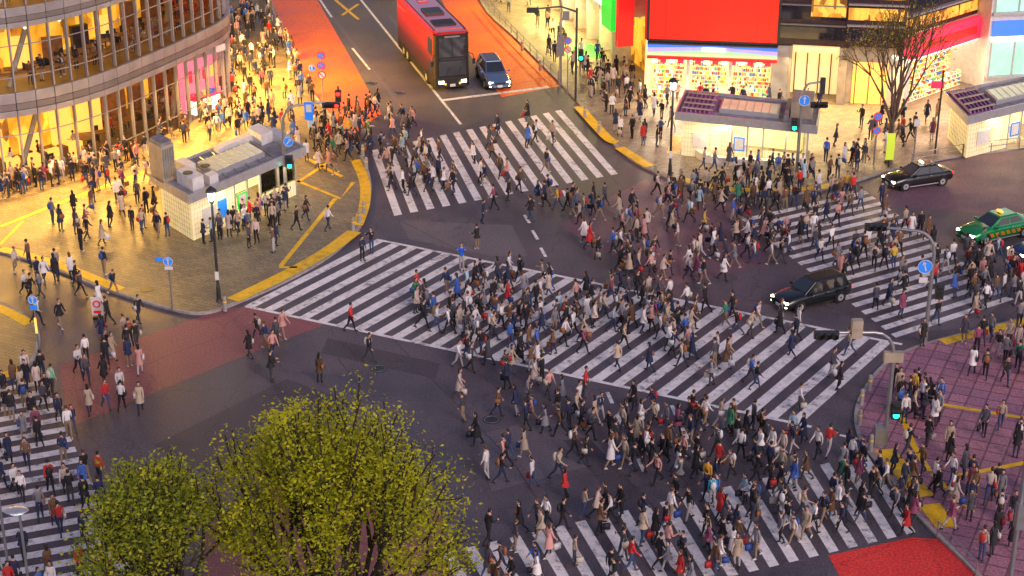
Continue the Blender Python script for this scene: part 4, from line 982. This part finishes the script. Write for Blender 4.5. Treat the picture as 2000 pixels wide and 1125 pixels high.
crowd([(800, 585), (960, 540), (1330, 590), (1400, 640), (1250, 710), (1000, 690), (800, 650)], 105, DB, 0, .35)
crowd([(1330, 600), (1700, 680), (1600, 830), (1250, 740)], 28, DB, 0, .4)
crowd([(1110, 400), (1300, 370), (1560, 430), (1540, 520), (1400, 560), (1180, 540), (1100, 480)], 88, DB, 0, .5)
crowd([(1290, 370), (1700, 375), (1600, 420), (1340, 410)], 42, DC, 0, .2)
crowd([(1470, 400), (1690, 375), (1990, 590), (1760, 660), (1600, 520)], 58, DC, 0, .4)
crowd([(1850, 500), (2040, 480), (2060, 600), (1900, 620)], 34, DC, 0, .3)
crowd([(960, 370), (1110, 370), (1110, 430), (930, 440)], 10, DB, 0, .3)
crowd([(640, 240), (740, 210), (840, 260), (900, 380), (800, 400), (710, 330)], 58, DA, 0, .5)
crowd([(900, 230), (1110, 215), (1210, 335), (920, 380)], 13, DA, 0, .6)
crowd([(850, 690), (1220, 710), (1200, 830), (1100, 980), (950, 940), (870, 780)], 46, DB, 0, .6)
crowd([(1200, 790), (1560, 850), (1640, 890), (1300, 960), (1180, 910)], 56, DD, 0, .5)
crowd([(950, 1060), (1200, 990), (1650, 880), (1780, 1000), (1500, 1090), (1350, 1160), (950, 1180)], 98, DD, 0, .4)
crowd([(1600, 880), (1850, 900), (1900, 1020), (1780, 1080)], 20, DD, 0, .3)
crowd([(0, 740), (90, 745), (240, 1060), (240, 1180), (-60, 1180), (-60, 800)], 62, DE, 0, .4)
crowd([(140, 720), (270, 660), (290, 830), (130, 860)], 18, DE, 0, .6)
crowd([(20, 510), (320, 600), (330, 690), (80, 660)], 20, DB, 0, .3)
crowd([(440, 660), (760, 600), (720, 760), (480, 760)], 8, DB, 0, .5)
crowd([(0, 385), (240, 330), (310, 280), (290, 400), (180, 520), (0, 470)], 30, None, .6, .5)
crowd([(200, 390), (330, 330), (400, 480), (300, 470), (210, 440)], 24, None, .9, .6)
crowd([(340, 460), (400, 445), (570, 390), (540, 450), (400, 480)], 34, None, .95, .3)
crowd([(0, 395), (60, 380), (230, 345), (310, 290), (330, 250), (300, 300), (230, 320), (0, 372)], 46, None, .8, .2)
crowd([(380, 490), (640, 370), (690, 440), (540, 530)], 7, None, .2, .3)
crowd([(560, 230), (660, 260), (700, 320), (640, 360), (600, 320), (560, 280)], 30, None, .2, .3)
crowd([(450, 0), (520, 0), (560, 90), (620, 200), (560, 260), (440, 250), (450, 120)], 95, ((520, 0), (610, 200)), .1, .3)
crowd([(400, -100), (500, -100), (520, 0), (450, 0)], 30, ((520, 0), (610, 200)))
crowd([(310, 250), (450, 215), (560, 240), (540, 270), (330, 290)], 34, None, .5, .3)
crowd([(1130, 110), (1220, 150), (1330, 230), (1290, 310), (1200, 270), (1140, 180)], 42, ((1010, 80), (1200, 290)), .4, .4)
crowd([(1230, 190), (1640, 215), (1640, 225), (1300, 215)], 12, None, .5, .2)
crowd([(970, 0), (1030, 0), (1200, 150), (1100, 150)], 18, ((950, 0), (1100, 150)), .3)
crowd([(1340, 330), (1640, 330), (1700, 300), (1690, 345), (1560, 372), (1400, 370)], 34, None, .3, .4)
crowd([(1610, 230), (1720, 240), (1830, 220), (1830, 290), (1640, 320)], 18, None, .5, .4)
crowd([(1740, 760), (1840, 780), (1830, 840), (1760, 830)], 17, None, .9, .2)
crowd([(1840, 670), (2050, 620), (2050, 780), (1900, 740)], 24, ((1850, 1000), (2000, 620)), 0, .3)
crowd([(1780, 850), (2050, 820), (2050, 1100), (1900, 1080)], 24, ((1850, 1070), (1990, 640)), .1, .4)
for u, v, hd, c, me_ in [(708, 510, -1.0, (.02, .03, .08), None), (726, 495, -1.8, (.02, .02, .03), CAM_PHOTO), (902, 530, -1.6, (.02, .12, .6), CAM_PHOTO), (932, 487, 2.4, (.02, .02, .02), None), (1390, 990, 1.6, (.02, .35, .5), None),
                         (1800, 680, -1.6, (.02, .02, .02), None), (1312, 388, -1.6, (.02, .02, .02), None), (1612, 320, 1, (.03, .12, .6), None), (1380, 960, 1, (.7, .35, .02), None), (196, 945, 1.2, (.8, .06, .02), None),
                         (120, 455, 1, (.02, .04, .1), None), (556, 195, 1, (.1, .5, .1), None), (160, 495, 1, (.02, .02, .03), None), (205, 540, 1, (.02, .02, .03), None), (625, 748, 1.2, (.1, .06, .03), None), (530, 745, .3, (.02, .02, .02), None), (104, 770, 1, (.2, .5, .3), None),
                         (1935, 1090, 2, (.02, .02, .03), None), (1915, 1100, 1, (.5, .4, .3), None), (1945, 1060, 1, (.05, .05, .05), None), (1780, 790, 1, (.7, .5, .02), None)]:
    put(GZ(u, v, 0), hd, True, c, mesh=me_, chk=False)
ip = resample(offset(path, -1.6), 1.0)
for p in ip[int(len(ip)*.25):int(len(ip)*.8)]:
    for zf in (6.41, 12.01):
        if R.random() < .85: put((p[0]+R.uniform(-.4, .4), p[1]+R.uniform(-.4, .4)), R.uniform(-2.6, -.6), True, col=R.choice([(.012, .012, .014), (.03, .02, .015), (.1, .04, .02), (.3, .2, .1)]), z=zf, chk=False)
    if R.random() < .35: put((p[0]-1.2, p[1]+.8), R.uniform(0, 6), True, z=.14, chk=False)
print('PEDESTRIANS', nped)
# ------------------------------------------------------------------ lights
def area(name, loc, target, sx, sy, en, col):
    l = bpy.data.lights.new(name, 'AREA'); l.shape = 'RECTANGLE'; l.size = sx; l.size_y = sy; l.energy = en; l.color = col
    o = bpy.data.objects.new(name, l); scene.collection.objects.link(o); o.location = loc
    d = Vector(target)-Vector(loc); o.rotation_euler = d.to_track_quat('-Z', 'Y').to_euler(); return o
fl = offset(path, .75)
for i, fct in ((14, 1.0), (20, 1.0), (26, 1.3), (32, 1.3), (38, 1.6), (45, 2.3), (52, 2.5), (58, 2.5)):
    p = fl[i]; q = offset(path, 9)[i]
    o = area('shopfront_light', (p[0], p[1], 4.7), (q[0], q[1], 0), 5, .6, 1150*fct, (1, .53, .10)); o.parent = bl
for s, en, c in ((2, 650, (1, .85, .55)), (7.5, 650, (1, .82, .5))):
    a = T @ Vector((s, -.9, 3.1)); b = T @ Vector((s, -5, 0)); area('shopfront_light', a, b, 3.5, .5, en, c).parent = sb
a = T2 @ Vector((2.5, -.5, 4)); b = T2 @ Vector((2.5, -6, 0)); area('shopfront_light', a, b, 3, .5, 850, (1, .68, .28)).parent = sb
a = T3 @ Vector((2.0, -.5, 4)); b = T3 @ Vector((2.0, -6, 0)); area('shopfront_light', a, b, 3, .5, 750, (1, .68, .28)).parent = sb
a = T4 @ Vector((3.5, -.6, 3.8)); b = T4 @ Vector((3.5, -6, 0)); area('shopfront_light', a, b, 5, .5, 750, (1, .65, .4)).parent = sb
for k in range(4):
    a = T5 @ Vector((L5-5-k*6, -.5, 3.9)); b = T5 @ Vector((L5-5-k*6, -5, 0)); area('shopfront_light', a, b, 4, .5, 850, (1, .80, .25)).parent = sb
w = bpy.data.worlds.new('World'); scene.world = w; w.use_nodes = True; nt = w.node_tree
sky = nt.nodes.new('ShaderNodeTexSky'); sky.sky_type = 'NISHITA'; sky.sun_disc = False
SE = radians(30); SR = radians(150)
sky.sun_elevation = SE; sky.sun_rotation = SR
tint = nt.nodes.new('ShaderNodeVectorMath'); tint.operation = 'MULTIPLY'; tint.inputs[1].default_value = (1.12, .86, .92)
nt.links.new(sky.outputs[0], tint.inputs[0])
bg = nt.nodes['Background']; bg.inputs[1].default_value = .135; nt.links.new(tint.outputs[0], bg.inputs[0])
sl = bpy.data.lights.new('sun', 'SUN'); sl.energy = 1.5; sl.angle = radians(30); sl.color = (1, .82, .76)
so = bpy.data.objects.new('sun', sl); scene.collection.objects.link(so)
sd = Vector((sin(SR)*cos(SE), cos(SR)*cos(SE), sin(SE))); so.rotation_euler = sd.to_track_quat('Z', 'Y').to_euler()
cam = bpy.data.cameras.new('camera'); cam.sensor_width = 36; cam.lens = FP/2000*36; cam.clip_end = 4000; cam.clip_start = .5
co = bpy.data.objects.new('camera', cam); scene.collection.objects.link(co); co.location = (0, 0, H); co.rotation_euler = (pi/2-PITCH, 0, 0)
scene.camera = co
scene.view_settings.view_transform = 'Standard'; scene.view_settings.look = 'None'; scene.view_settings.exposure = 0
